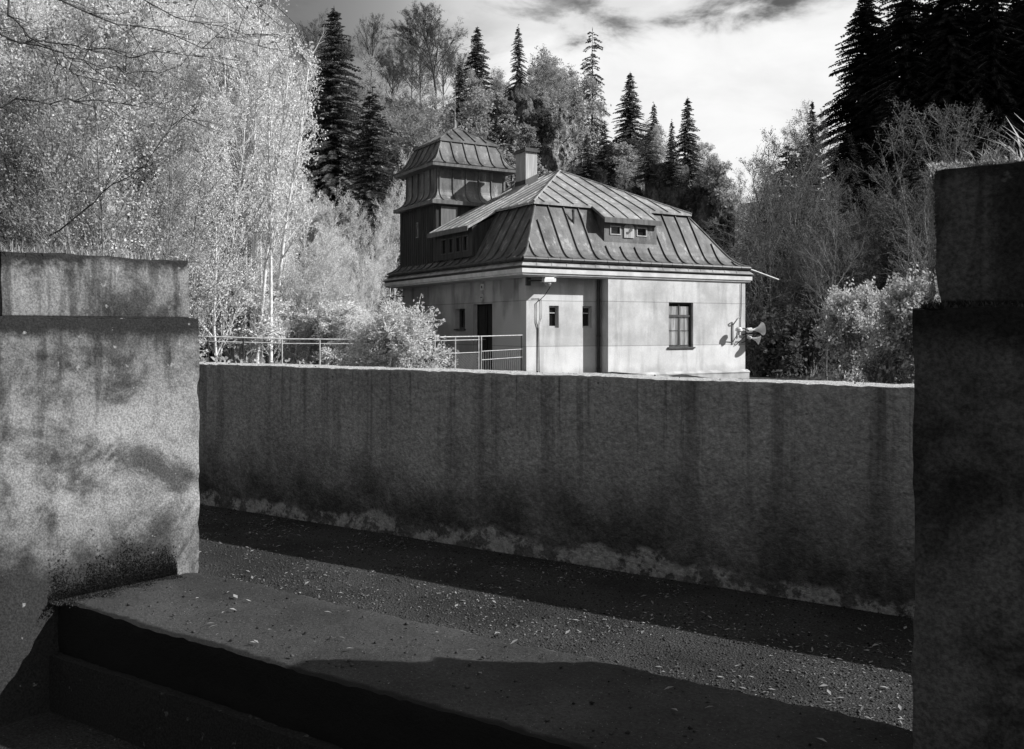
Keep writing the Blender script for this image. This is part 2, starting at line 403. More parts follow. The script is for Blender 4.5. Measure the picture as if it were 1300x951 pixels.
def axis(lo, hi, dense0, dense1, s, far):
    a = list(np.arange(dense0, dense1+1e-6, s)); x = dense0; d = s
    while x > lo: d = min(far, d*1.25); x -= d; a.insert(0, max(x, lo))
    x = dense1; d = s
    while x < hi: d = min(far, d*1.25); x += d; a.append(min(x, hi))
    return a
gx = axis(-420, 420, -45, 45, 0.9, 40); gy = axis(-300, 450, -4, 85, 0.9, 40)
V = [(x, y, ground(x, y)) for y in gy for x in gx]; nx = len(gx)
Q = [(j*nx+i, j*nx+i+1, (j+1)*nx+i+1, (j+1)*nx+i) for j in range(len(gy)-1) for i in range(nx-1)]
tag(link('ground', np_mesh('ground', V, Q, MT['ground'], True)), kind='structure')

# ------------------------------------------------------------------ foreground (local frame: x along parapet, y outward)
def wn(o): o.rotation_euler = (0, 0, WROT); return o
def W3(w, n, z): return WD*w + ND*n + Vector((0, 0, z))

pv = MB(); N1, N2 = 60, 12
for j in range(N2):
    for i in range(N1):
        w0, w1 = -16+i*0.5, -16+(i+1)*0.5; n0, n1 = -3+j*0.73, -3+(j+1)*0.73
        pv.quad((w0,n0,0),(w1,n0,0),(w1,n1,0),(w0,n1,0))
tag(wn(pv.build('path', MT['path'])), kind='structure')

wall = rough_block([(-13,5.46,-1.0),(11,5.46,-1.0),(11,5.80,-1.0),(-13,5.80,-1.0),(-13,5.46,1.28),(11,5.46,1.28),(11,5.80,1.28),(-13,5.80,1.28)], 0.042, 0.010, 1.6, 'parapet_wall', MT['parapet'], None, 3.1, 0.005)
wn(wall); tag(wall, 'long grey concrete parapet wall with damp dark foot and sunlit top edge', 'wall')

sill = empty('low_sill_wall', (0,0,0), 0, 'dark low concrete sill with flat top running between the two piers', 'low wall')
wn(sill)
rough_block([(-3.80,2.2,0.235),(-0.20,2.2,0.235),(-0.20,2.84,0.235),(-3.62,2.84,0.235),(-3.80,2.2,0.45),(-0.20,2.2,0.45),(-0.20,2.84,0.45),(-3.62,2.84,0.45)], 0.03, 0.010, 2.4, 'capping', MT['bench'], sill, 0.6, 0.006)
rough_block([(-3.90,2.165,-0.3),(-0.25,2.165,-0.3),(-0.25,2.82,-0.3),(-3.66,2.82,-0.3),(-3.90,2.165,0.24),(-0.25,2.165,0.24),(-0.25,2.82,0.24),(-3.66,2.82,0.24)], 0.06, 0.010, 2.0, 'footing', MT['pier_dark'], sill, 1.6)  # footing takes the darker concrete so its shade looks deeper

lp = empty('concrete_pier', (0,0,0), 0, 'sunlit stained concrete pier at left end of the sill, with stepped top', 'pier'); wn(lp)
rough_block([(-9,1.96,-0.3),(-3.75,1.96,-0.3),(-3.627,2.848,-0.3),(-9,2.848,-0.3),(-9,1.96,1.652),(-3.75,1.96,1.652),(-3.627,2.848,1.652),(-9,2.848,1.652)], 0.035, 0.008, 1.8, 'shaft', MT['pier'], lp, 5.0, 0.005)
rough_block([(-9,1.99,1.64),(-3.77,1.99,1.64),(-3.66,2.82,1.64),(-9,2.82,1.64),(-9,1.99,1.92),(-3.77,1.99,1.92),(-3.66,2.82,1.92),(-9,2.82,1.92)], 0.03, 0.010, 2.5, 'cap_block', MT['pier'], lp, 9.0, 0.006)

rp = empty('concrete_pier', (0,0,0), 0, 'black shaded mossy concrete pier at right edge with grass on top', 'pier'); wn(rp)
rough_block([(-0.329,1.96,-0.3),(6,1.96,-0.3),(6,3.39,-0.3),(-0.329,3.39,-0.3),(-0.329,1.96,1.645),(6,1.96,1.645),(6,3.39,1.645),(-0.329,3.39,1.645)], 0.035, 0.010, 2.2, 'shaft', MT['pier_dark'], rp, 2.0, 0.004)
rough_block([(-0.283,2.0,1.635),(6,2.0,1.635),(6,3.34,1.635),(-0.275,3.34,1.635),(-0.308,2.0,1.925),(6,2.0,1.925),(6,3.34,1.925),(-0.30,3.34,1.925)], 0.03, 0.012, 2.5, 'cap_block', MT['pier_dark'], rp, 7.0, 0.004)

rng = np.random.default_rng(11)
def blades(P, H, Wd, lean, rng, bend=0.4):
    """grass-like tapering blades of two segments at points P"""
    n = len(P); az = rng.uniform(0, 2*np.pi, n); le = rng.uniform(0.1, lean, n)
    d = np.stack([np.cos(az)*le, np.sin(az)*le, np.ones(n)], 1); d /= np.linalg.norm(d, axis=1)[:, None]
    h = H*rng.uniform(0.4, 1.2, n)
    side = np.stack([-np.sin(az), np.cos(az), np.zeros(n)], 1)*(Wd*rng.uniform(0.6, 1.2, n))[:, None]
    m = P + d*(h*0.55)[:, None]
    d2 = d + np.stack([np.cos(az)*bend, np.sin(az)*bend, -np.full(n, bend*0.4)], 1)
    e = m + d2*(h*0.45)[:, None]
    V = np.stack([P-side, P+side, m-side*0.8, m+side*0.8, e-side*0.1, e+side*0.1], 1).reshape(-1, 3)
    b = (np.arange(n)*6)[:, None]
    Q = np.concatenate([b+np.array([0,1,3,2]), b+np.array([2,3,5,4])], 0)
    return V, Q
def scatter_obj(name, P, H, Wd, lean, mat, label=None, cat=None, kind=None, group=None, bend=0.4, loc=None):
    V, Q = blades(np.asarray(P), H, Wd, lean, rng, bend)
    if loc is not None: V = V - np.array(loc)
    o = link(name, np_mesh(name, V, Q, mat)); 
    if loc is not None: o.location = loc
    return tag(o, label, cat, group, kind)
def wpts(w0, w1, n0, n1, z, k):
    w = rng.uniform(w0, w1, k); n = rng.uniform(n0, n1, k)
    return np.stack([WD.x*w+ND.x*n, WD.y*w+ND.y*n, np.full(k, z)], 1)

# moss rim on the right pier, moss mat in the corner of the sill, dry grass on the left pier
P = np.concatenate([wpts(-0.305,1.2,2.0,2.12,1.925,5200), wpts(-0.28,1.2,2.1,3.2,1.925,4600), wpts(-0.30,-0.27,2.0,3.2,1.925,900)])
Pe = wpts(-0.306,-0.295,1.995,2.03,1.66,700); Pe[:,2] += rng.uniform(0,0.27,700); P = np.concatenate([P, Pe])
scatter_obj('moss_rim', P, 0.010, 0.0016, 1.2, MT['moss_lit'], 'fringe of moss along the top of the black pier, rim light put into its colour', 'moss', 'stuff')
P = np.concatenate([wpts(-0.318,-0.27,1.965,2.7,1.638,1500), wpts(-0.31,0.6,1.965,2.0,1.640,900)])
scatter_obj('moss_fringe', P, 0.016, 0.002, 0.8, MT['moss'], 'thin moss on the lower step of the black pier', 'moss', 'stuff')
tl = ['tall pale grass tuft on the black pier, cut by the right photo edge', 'middle grass tuft of long crossed blades on the black pier', 'small low leafy tuft nearest the left corner of the black pier top']
for i, (w, n, h, k) in enumerate([(-0.02,2.08,0.12,55),(-0.13,2.08,0.10,42),(-0.20,2.06,0.05,50)]):
    c = W3(w, n, 1.925); P = np.array([c]) + rng.normal(0, 0.012, (k, 3))*np.array([1.5,1.5,0])
    scatter_obj('grass_tuft', P, h, 0.0019, 1.0, MT['moss_lit'], tl[i], 'grass', None, 'grass tufts on the right pier', 0.5, tuple(c))
P = np.concatenate([wpts(-8,-3.72,2.0,2.76,1.92,7000)])
scatter_obj('dry_grass', P, 0.05, 0.0025, 1.3, MT['grass_dry'], 'dry grass and litter lying on top of the sunlit pier', 'grass', 'stuff')
k = 26000; n = 2.16+0.57*rng.random(k)**0.8; tt = rng.exponential(1.0,k)*(0.014+0.022*np.array([max(0.0, 0.4+mnoise.noise(Vector((q_*9.0, 2.0, 0)))) for q_ in n]))
wv = -3.745+(n-1.96)*0.1385
up = rng.random(k) < 0.6
P = np.where(up[:,None], np.stack([WD.x*wv+ND.x*n, WD.y*wv+ND.y*n, 0.45+tt*1.4],1), np.stack([WD.x*(wv+tt*0.9)+ND.x*n, WD.y*(wv+tt*0.9)+ND.y*n, np.full(k,0.45)],1))
scatter_obj('corner_moss', P, 0.009, 0.0025, 1.5, MT['moss'], 'dark moss growing in the corner between left pier and sill', 'moss', 'stuff')

# leaf litter and grit on the path
def drift(P):
    keep = np.array([mnoise.noise(Vector((p[0]*1.7, p[1]*1.7, 4.0)))+0.5*mnoise.noise(Vector((p[0]*6, p[1]*6, 1.0))) > -0.02+0.45*rng.random()-0.2 for p in P]); return P[keep]
def litter(k, pts, size, mat, name, label, cat):
    s = size*rng.uniform(0.4, 1.4, k); az = rng.uniform(0, 6.28, k); tilt = rng.uniform(-0.6, 0.6, k); cur = rng.uniform(0.1, 0.9, k)
    a = np.stack([np.cos(az), np.sin(az), tilt*0.5], 1); b = np.stack([-np.sin(az), np.cos(az), np.zeros(k)], 1)
    as_ = rng.uniform(0.15, 0.5, k)
    z = np.array([0,0,1.0])
    lift = (s*cur*0.35)[:,None]*z
    A = pts - a*s[:,None]; B = pts + a*s[:,None]
    Cc = pts + b*(s*as_)[:,None] + lift; D = pts - b*(s*as_)[:,None] + lift*0.6
    base = 0.004 + np.abs(tilt)*0.5*s
    for X in (A,B,Cc,D): X[:,2] += base
    V = np.stack([A, D, B, Cc], 1).reshape(-1,3); Q = (np.arange(k)*4)[:,None]+np.array([0,1,2,3])
    V = V.reshape(-1,4,3); V = np.concatenate([V, V[:, [0,2], :]], 1)   # fold along the mid rib
    tri = (np.arange(k)*6)[:,None]
    T = np.concatenate([tri+np.array([0,1,2]), tri+np.array([0,2,3])], 0)
    o = link(name, np_mesh(name, V.reshape(-1,3), T, mat)); tag(o, label, cat, None, 'stuff')
k = 22000; P = wpts(-9,1.8,2.84,5.44,0.0,k); P = drift(P); k = len(P); litter(k, P, 0.0075, MT['litter'], 'leaf_litter', 'small dead leaves strewn over the dark path', 'leaves')
k = 2600; P = wpts(-9,1.5,2.84,5.35,0.0,k); P2 = wpts(-3.4,-0.4,2.25,2.8,0.455,26); P = np.concatenate([drift(P),P2]); litter(len(P), P, 0.0165, MT['grass_dry'], 'pale_leaves', 'larger pale curled leaves on path and sill', 'leaves')
def grit(k, P, size, name, label):
    s = size*(0.35+rng.exponential(0.55,k)).clip(0.3,2.1)
    o6 = np.array([[1,0,0],[-1,0,0],[0,1,0],[0,-1,0],[0,0,.8],[0,0,-.5]])
    V = P[:,None,:] + (o6[None]*rng.uniform(0.5,1.2,(k,6,1)))*s[:,None,None]
    th = rng.uniform(0,6.28,k); 
    f = np.array([[0,2,4],[2,1,4],[1,3,4],[3,0,4],[2,0,5],[1,2,5],[3,1,5],[0,3,5]])
    T = (np.arange(k)*6)[:,None,None]+f[None]
    o = link(name, np_mesh(name, V.reshape(-1,3), T.reshape(-1,3), MT['stone'])); tag(o, label, 'grit', None, 'stuff')
k = 46000; grit(k, wpts(-9,1.8,2.84,5.47,0.002,k), 0.005, 'path_gravel', 'loose grit covering the path below the parapet')
k = 700; grit(k, np.concatenate([wpts(-3.5,-0.35,2.25,2.82,0.452,500), wpts(-9,1.5,5.5,5.78,1.282,200)]), 0.005, 'sill_crumbs', 'crumbs and specks on sill and parapet top')

# ------------------------------------------------------------------ the house (local frame u, v; z is relative to the eye + 1.5)
ZO = 1.5
HROT = math.atan2(0.504, 0.864)
house = empty('house', (0.42, 27.0, EYE-ZO), HROT, 'pale two-tone house with seamed metal mansard roof and square tower behind the parapet', 'house')
def Z(z): return z + ZO

def facade(mb, a, b, z0, z1, holes, depth=0.14, inward=None):
    """vertical wall from a to b (2d), holes (s0,s1,z0,z1) along it, with reveals turned inward"""
    a = Vector((a[0], a[1], 0)); b = Vector((b[0], b[1], 0)); L = (b-a).length; d = (b-a)/L; inn = Vector((inward[0], inward[1], 0))
    ss = sorted({0, L} | {h[0] for h in holes} | {h[1] for h in holes}); zs = sorted({z0, z1} | {h[2] for h in holes} | {h[3] for h in holes})
    P = lambda s, z, k=0: a + d*s + inn*k + Vector((0, 0, Z(z)))
    for i in range(len(ss)-1):
        for j in range(len(zs)-1):
            sm, zm = (ss[i]+ss[i+1])/2, (zs[j]+zs[j+1])/2
            if any(h[0] < sm < h[1] and h[2] < zm < h[3] for h in holes): continue
            mb.quad(P(ss[i], zs[j]), P(ss[i+1], zs[j]), P(ss[i+1], zs[j+1]), P(ss[i], zs[j+1]))
    for (s0, s1, q0, q1) in holes:
        for (p, q) in (((s0,q0),(s1,q0)), ((s1,q0),(s1,q1)), ((s1,q1),(s0,q1)), ((s0,q1),(s0,q0))):
            mb.quad(P(*p), P(*q), P(q[0], q[1], depth), P(p[0], p[1], depth))

UE, VE, RC, UW = 8.30, 9.07, 0.455, 2.635
w = MB()
fw = [(0.79,1.14,0.02,0.68), (2.0,2.34,0.02,0.68)]
facade(w, (0,0), (UW,0), -3.2, 1.7, fw, 0.14, (0,1))
facade(w, (UW,0), (UW,-RC), -3.2, 1.7, [], 0.1, (1,0))
facade(w, (UW,-RC), (UE,-RC), -3.2, 1.7, [(5.006-UW,6.02-UW,-0.6,0.83)], 0.16, (0,1))
facade(w, (UE,-RC), (UE,VE), -3.2, 1.7, [(3.0,4.0,-0.6,0.83),(6.0,7.0,-0.6,0.83)], 0.16, (-1,0))
facade(w, (UE,VE), (0,VE), -3.2, 1.7, [(2.0,3.0,-0.6,0.83)], 0.16, (0,-1))
facade(w, (0,VE), (0,0), -3.2, 1.7, [(VE-8.06,VE-7.1,-0.35,0.62),(VE-4.61,VE-3.92,-0.02,0.66),(VE-3.32,VE-2.06,-1.35,0.78)], 0.22, (1,0))
w.build('wall', MT['plaster'], house, recalc=False)

def window(o, d, inn, s0, s1, z0, z1, depth, kind):
    """frame + panes set back in an opening; o = wall start, d = along, inn = inward"""
    o = Vector((o[0], o[1], 0)); d = Vector((d[0], d[1], 0)); inn = Vector((inn[0], inn[1], 0))
    def bx(mb, a0, a1, k0, k1, q0, q1):
        p = [o+d*a+inn*k for (a, k) in ((a0,k0),(a1,k0),(a1,k1),(a0,k1))]
        mb.prism([q+Vector((0,0,Z(q0))) for q in p], (0,0,q1-q0))
    root = MB(); k0, k1 = depth-0.05, depth+0.03; t = 0.055
    bx(root, s0, s0+t, k0, k1, z0, z1); bx(root, s1-t, s1, k0, k1, z0, z1); bx(root, s0+t, s1-t, k0, k1, z0, z0+t); bx(root, s0+t, s1-t, k0, k1, z1-t, z1)
    if kind == 'big':
        zt = z0+(z1-z0)*0.70; sm = (s0+s1)/2
        bx(root, s0+t, s1-t, k0-0.015, k1, zt-0.035, zt+0.035); bx(root, sm-0.035, sm+0.035, k0, k1-0.004, z0+t, zt-0.035); bx(root, sm-0.022, sm+0.022, k0+0.006, k1-0.004, zt+0.035, z1-t)
        bx(root, s0+t, sm-0.035, k0+0.012, k1-0.01, z0+0.52, z0+0.54); bx(root, sm+0.035, s1-t, k0+0.012, k1-0.01, z0+0.52, z0+0.54)
    if kind == 'small':
        bx(root, s0+t, s1-t, k0+0.003, k1, (z0+z1)/2+0.10, (z0+z1)/2+0.13)
    wo = root.build('window', MT['frame'] if kind != 'small' else MT['frame_light'], house)
    p = MB(); bx(p, s0+0.02, s1-0.02, depth+0.0, depth+0.008, z0+0.02, z1-0.02); p.build('pane', MT['glass'], wo)
    if kind == 'big':
        c = MB(); nseg = 36
        for (a0, a1) in ((s0+0.09, s0+(s1-s0)*0.46), (s0+(s1-s0)*0.54, s1-0.09)):
            for i in range(nseg):
                f0, f1 = i/nseg, (i+1)/nseg
                q = [o+d*(a0+(a1-a0)*f)+inn*(depth-0.022+0.012*math.sin(f*40)) for f in (f0, f1)]
                c.quad(q[0]+Vector((0,0,Z(z0+0.07))), q[1]+Vector((0,0,Z(z0+0.07))), q[1]+Vector((0,0,Z(z1-0.12))), q[0]+Vector((0,0,Z(z1-0.12))))
        c.build('curtain', MT['curtain'], wo, recalc=False)
    if kind in ('big', 'side'):
        s = MB(); bx(s, s0-0.05, s1+0.05, -0.05, depth-0.052, z0-0.045, z0+0.006); s.build('sill', MT['frame'], wo)
    return wo
for h in fw: window((0,0), (1,0), (0,1), *h, 0.12, 'small')
window((UW,-RC), (1,0), (0,1), 5.006-UW, 6.02-UW, -0.6, 0.83, 0.14, 'big')
window((UE,-RC), (0,1), (-1,0), 3.0, 4.0, -0.6, 0.83, 0.14, 'big'); window((UE,-RC), (0,1), (-1,0), 6.0, 7.0, -0.6, 0.83, 0.14, 'big')
window((UE,VE), (-1,0), (0,-1), 2.0, 3.0, -0.6, 0.83, 0.14, 'big')
window((0,VE), (0,-1), (1,0), VE-8.06, VE-7.1, -0.35, 0.62, 0.2, 'side'); window((0,VE), (0,-1), (1,0), VE-4.61, VE-3.92, -0.02, 0.66, 0.2, 'side')
dr = MB()
dr.box(0.17, 0.22, 2.12, 2.66, Z(-1.35), Z(0.78)); dr.box(0.17, 0.22, 2.72, 3.26, Z(-1.35), Z(0.78))
for y0 in (2.12, 2.72):
    for q in ((-1.25,-0.55),(-0.45,0.05),(0.13,0.7)): dr.box(0.155, 0.168, y0+0.07, y0+0.47, Z(q[0]), Z(q[1]))
dr.box(0.14, 0.2, 2.06, 2.118, Z(-1.35), Z(0.78)); dr.box(0.14, 0.2, 3.262, 3.32, Z(-1.35), Z(0.78)); dr.box(0.14, 0.2, 2.662, 2.718, Z(-1.35), Z(0.78))
door = dr.build('door', MT['door'], house)
hd = MB(); hd.tube([(0.15,2.76,Z(-0.35)),(0.10,2.76,Z(-0.35)),(0.10,2.88,Z(-0.35))], 0.012, 6); hd.build('handle', MT['steel_light'], door)

pl = MB()
pl.box(UW+0.5, UE+0.09, -RC-0.10, -RC-0.002, Z(-3.2), Z(-1.47)); pl.box(UE+0.002, UE+0.09, -RC-0.002, VE, Z(-3.2), Z(-1.47))
pl.prism([(UW+0.5,-RC-0.10,Z(-1.468)),(UE+0.10,-RC-0.12,Z(-1.468)),(UE+0.10,-RC-0.002,Z(-1.40)),(UW+0.5,-RC-0.002,Z(-1.40))], (0,0,0.03))
pl.box(UE+0.003, UE+0.10, -RC-0.09, VE, Z(-1.468), Z(-1.40))
pl.build('plinth', MT['plinth'], house)

# eaves: soffit, cornice, sloped ledge, gutter
U0, U1, V0, V1 = -0.50, 8.56, -0.58, 9.78
def ring(mb, r0, z0, r1, z1):
    (a0,a1,b0,b1), (c0,c1,d0,d1) = r0, r1
    A = [(a0,b0,Z(z0)),(a1,b0,Z(z0)),(a1,b1,Z(z0)),(a0,b1,Z(z0))]; B = [(c0,d0,Z(z1)),(c1,d0,Z(z1)),(c1,d1,Z(z1)),(c0,d1,Z(z1))]
    for i in range(4): mb.quad(A[i], A[(i+1)%4], B[(i+1)%4], B[i])
def inset(k): return (U0+k, U1-k, V0+k, V1-k)
co = MB()
ring(co, (0.05,8.25,-RC+0.05,9.0), 1.50, inset(0.07), 1.555); ring(co, inset(0.07), 1.555, inset(0.07), 1.60); ring(co, inset(0.07), 1.60, inset(0.03), 1.61); ring(co, inset(0.03), 1.61, inset(0.03), 1.735); ring(co, inset(0.03), 1.735, inset(0.3), 1.74)
co.build('cornice', MT['cornice'], house, recalc=False)
dk = MB(); ring(dk, inset(0.10), 1.741, inset(0.045), 1.742); ring(dk, inset(0.045), 1.742, inset(0.045), 1.785); ring(dk, inset(0.045), 1.785, inset(-0.005), 1.79); ring(dk, inset(-0.005), 1.79, inset(-0.005), 1.815)
dk.build('eaves_board', MT['flash'], house, recalc=False)
lg = MB(); ring(lg, inset(-0.005), 1.815, inset(0.16), 1.97)
for i in range(16):
    u = U0+0.5+i*0.52; lg.prism([(u,V0,Z(1.825)),(u+0.02,V0,Z(1.825)),(u+0.12,V0+0.155,Z(1.98)),(u+0.10,V0+0.155,Z(1.98))], (0,0,0.012))
for i in range(10):
    v = V0+0.5+i*0.95; lg.prism([(U0,v,Z(1.825)),(U0,v+0.02,Z(1.825)),(U0+0.155,v+0.12,Z(1.98)),(U0+0.155,v+0.10,Z(1.98))], (0,0,0.012))
lg.build('eaves_ledge', MT['ledge'], house, recalc=False)
gt = MB(); g = inset(0.085)
for (p, q) in (((g[0],g[2]),(g[1],g[2])), ((g[1],g[2]),(g[1],g[3])), ((g[1],g[3]),(g[0],g[3])), ((g[0],g[3]),(g[0],g[2]))):
    gt.tube([(p[0],p[1],Z(2.015)),(q[0],q[1],Z(2.015))], 0.068, 10)
    L = math.hypot(q[0]-p[0], q[1]-p[1]); kk = int(L/0.42)
    for i in range(1, kk):
        f = i/kk; c = Vector((p[0]+(q[0]-p[0])*f, p[1]+(q[1]-p[1])*f, Z(2.015))); e = Vector((q[0]-p[0], q[1]-p[1], 0)).normalized()*0.012
        gt.tube([c-e, c+e], 0.076, 10)
gut = gt.build('gutter', MT['gutter'], house, smooth=False)
sp = MB(); sp.tube([(g[1]-0.02,g[2],Z(1.99)),(g[1]+0.25,g[2]-0.03,Z(1.92)),(g[1]+1.18,g[2]-0.15,Z(1.66))], 0.028, 8); sp.build('spout', MT['steel_light'], gut)

# lower, bell-shaped roof
RG = (U0+0.10, U1-0.10, V0+0.10, V1-0.10); RB = (0.78, 6.85, 0.78, 8.30)
PROF = [(0,2.06),(0.07,2.09),(0.15,2.14),(0.24,2.24),(0.33,2.38),(0.42,2.56),(0.55,2.84),(0.75,3.28),(1.0,3.80)]
def rect_at(f): return tuple(RG[i]+(RB[i]-RG[i])*f for i in range(4))
rf = MB()
for i in range(len(PROF)-1): ring(rf, rect_at(PROF[i][0]), PROF[i][1], rect_at(PROF[i+1][0]), PROF[i+1][1])
def seam(mb, pts, nrm, wd=0.024, h=0.045):
    """standing seam: a thin upright fin along pts"""
    pts = [Vector(p) for p in pts]; nrm = Vector(nrm).normalized()
    for a, b in zip(pts[:-1], pts[1:]):
        d = (b-a).normalized(); s = d.cross(nrm).normalized()*wd/2
        mb.prism([a-s-nrm*0.01, a+s-nrm*0.01, a+s+nrm*h, a-s+nrm*h], b-a)
def lower_seams(side, step, skip=None):
    lo, hi = (RG[0], RG[1]) if side in ('f', 'b') else (RG[2], RG[3])
    x = lo+step*0.9
    while x < hi-0.2:
        pts = []
        for (f, z) in PROF:
            r = rect_at(f)
            a0, a1 = (r[0], r[1]) if side in ('f','b') else (r[2], r[3])
            if x < a0-0.001 or x > a1+0.001: break
            pts.append({'f': (x, r[2], Z(z)), 'b': (x, r[3], Z(z)), 'l': (r[0], x, Z(z)), 'r': (r[1], x, Z(z))}[side])
        if skip and skip[0] < x < skip[1]:
            pts = [p for p in pts if p[2] < Z(2.7)]
        if len(pts) > 1: seam(rf, pts, {'f': (0,-1,0.8), 'b': (0,1,0.8), 'l': (-1,0,0.8), 'r': (1,0,0.8)}[side])
        x += step
lower_seams('f', 0.56, (2.9,5.0)); lower_seams('l', 0.56, (3.1,9.2)); lower_seams('r', 0.6); lower_seams('b', 0.6)
for (cx, cy) in ((0,2),(1,2),(1,3),(0,3)):      # hip rolls
    rf.tube([(rect_at(f)[cx], rect_at(f)[cy], Z(z)+0.01) for (f, z) in PROF], 0.035, 6)
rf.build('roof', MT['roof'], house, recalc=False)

# upper hip roof with the two shed dormers running on from it
ru = MB(); A = (0.68, 6.95, 0.68, 8.40); ZB = 3.87; ZR = 5.55; R1 = (3.81, 4.0); R2 = (3.81, 5.1)
c = [(A[0],A[2],Z(ZB)),(A[1],A[2],Z(ZB)),(A[1],A[3],Z(ZB)),(A[0],A[3],Z(ZB))]; r1 = (R1[0],R1[1],Z(ZR)); r2 = (R2[0],R2[1],Z(ZR))
ru.poly([c[0],c[1],r1]); ru.poly([c[1],c[2],r2,r1]); ru.poly([c[2],c[3],r2]); ru.poly([c[3],c[0],r1,r2])
ring(ru, A, ZB-0.07, A, ZB)
for (p, q) in ((c[0],r1),(c[1],r1),(c[2],r2),(c[3],r2),(r1,r2)): ru.tube([Vector(p)+Vector((0,0,.01)), Vector(q)+Vector((0,0,.01))], 0.035, 6)
sf = (ZR-ZB)/(R1[1]-A[2]); sl = (ZR-ZB)/(R1[0]-A[0])
DL = dict(v0=3.06, v1=6.06, u=-0.34, z=3.30); DF = dict(u0=2.83, u1=5.07, v=0.0, z=3.45)
def topf(u): return A[2]+min((u-A[0])/(R1[0]-A[0]), (A[1]-u)/(A[1]-R1[0]))*(R1[1]-A[2])
def topl(v): return A[0]+min(1, (v-A[2])/(R1[1]-A[2]), (A[3]-v)/(A[3]-R2[1]))*(R1[0]-A[0])
nf = Vector((0,-sf,1)); nl = Vector((-sl,0,1)); nr = Vector((sl,0,1))
u = A[0]+0.38
while u < A[1]-0.15:
    pts = [(u, topf(u), Z(ZB+(topf(u)-A[2])*sf)), (u, A[2], Z(ZB))]
    if DF['u0'] < u < DF['u1']: pts.append((u, DF['v'], Z(DF['z'])))
    seam(ru, pts, nf, 0.024, 0.035); u += 0.54
v = A[2]+0.4
while v < A[3]-0.15:
    pts = [(topl(v), v, Z(ZB+(topl(v)-A[0])*sl)), (A[0], v, Z(ZB))]
    if DL['v0'] < v < DL['v1']: pts.append((DL['u'], v, Z(DL['z'])))
    seam(ru, pts, nl, 0.024, 0.03)
    tr = A[1]-(topl(v)-A[0]); seam(ru, [(tr, v, Z(ZB+(topl(v)-A[0])*sl)), (A[1], v, Z(ZB))], nr, 0.024, 0.03)
    v += 0.54
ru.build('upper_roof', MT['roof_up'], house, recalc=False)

def dormer_box(tf, wid, eave_k, eave_z, wall_k, wall_z0, holes, mull, label):
    """tf maps (s along, k outward from the break, z) to local coordinates"""
    rs = MB()
    for (z_off, fl) in ((0.004, 0),):
        rs.quad(tf(0,0,ZB+z_off), tf(wid,0,ZB+z_off), tf(wid,eave_k,eave_z+z_off), tf(0,eave_k,eave_z+z_off))
    rs.quad(tf(0,0,ZB-0.09), tf(wid,0,ZB-0.09), tf(wid,eave_k,eave_z-0.09), tf(0,eave_k,eave_z-0.09))
    for s in (0, wid): rs.quad(tf(s,0,ZB-0.09), tf(s,0,ZB), tf(s,eave_k,eave_z), tf(s,eave_k,eave_z-0.09))
    body = MB()
    # front wall with window openings
    ss = sorted({0.08, wid-0.08} | {h[0] for h in holes} | {h[1] for h in holes}); zt = eave_z-0.02; zs = sorted({wall_z0, zt} | {h[2] for h in holes} | {h[3] for h in holes})
    for i in range(len(ss)-1):
        for j in range(len(zs)-1):
            if any(h[0] < (ss[i]+ss[i+1])/2 < h[1] and h[2] < (zs[j]+zs[j+1])/2 < h[3] for h in holes): continue
            body.quad(tf(ss[i],wall_k,zs[j]), tf(ss[i+1],wall_k,zs[j]), tf(ss[i+1],wall_k,zs[j+1]), tf(ss[i],wall_k,zs[j+1]))
    for s in (0.08, wid-0.08):      # cheeks
        body.poly([tf(s,wall_k,wall_z0), tf(s,wall_k,zt), tf(s,-0.35,ZB-0.05), tf(s,-0.35,wall_z0)])
    do = body.build('dormer', MT['board'] if label == 'l' else MT['sheet'], house, recalc=False)
    rs.build('dormer_roof', MT['roof_up'], do, recalc=False)
    fa = MB()
    P = [tf(-0.01,eave_k+0.002,eave_z+0.01), tf(wid+0.01,eave_k+0.002,eave_z+0.01), tf(wid+0.01,eave_k+0.03,eave_z-0.01), tf(-0.01,eave_k+0.03,eave_z-0.01)]
    fa.prism([Vector(p)-Vector((0,0,0.15)) for p in P], (0,0,0.155)); fa.build('fascia', MT['fascia'], do)
    for h in holes:
        t = 0.035; f = MB()
        for (a0,a1,q0,q1) in ((h[0],h[0]+t,h[2],h[3]),(h[1]-t,h[1],h[2],h[3]),(h[0]+t,h[1]-t,h[2],h[2]+t),(h[0]+t,h[1]-t,h[3]-t,h[3])):
            p = [tf(a0,wall_k+0.02,q0), tf(a1,wall_k+0.02,q0), tf(a1,wall_k-0.06,q0), tf(a0,wall_k-0.06,q0)]
            f.prism(p, (0,0,q1-q0))
        wo = f.build('window', mull, do)
        g_ = MB(); g_.quad(tf(h[0],wall_k-0.045,h[2]), tf(h[1],wall_k-0.045,h[2]), tf(h[1],wall_k-0.045,h[3]), tf(h[0],wall_k-0.045,h[3])); g_.build('pane', MT['glass'], wo, recalc=False)
    return do
tfl = lambda s, k, z: (0.68-k, 3.06+s, Z(z))
dl = dormer_box(tfl, 3.0, 1.02, DL['z'], 0.83, 2.33, [(0.30,0.72,2.52,3.05),(0.84,1.26,2.52,3.05),(1.38,1.80,2.52,3.05),(1.92,2.34,2.52,3.05)], MT['frame'], 'l')
tff = lambda s, k, z: (2.83+s, 0.68-k, Z(z))
df = dormer_box(tff, 2.24, 0.68, DF['z'], 0.55, 2.62, [(0.30,0.72,2.93,3.22),(1.34,1.76,2.93,3.22)], MT['frame_light'], 'f')
vt = MB()     # round-headed vent shutter between the two dormer windows
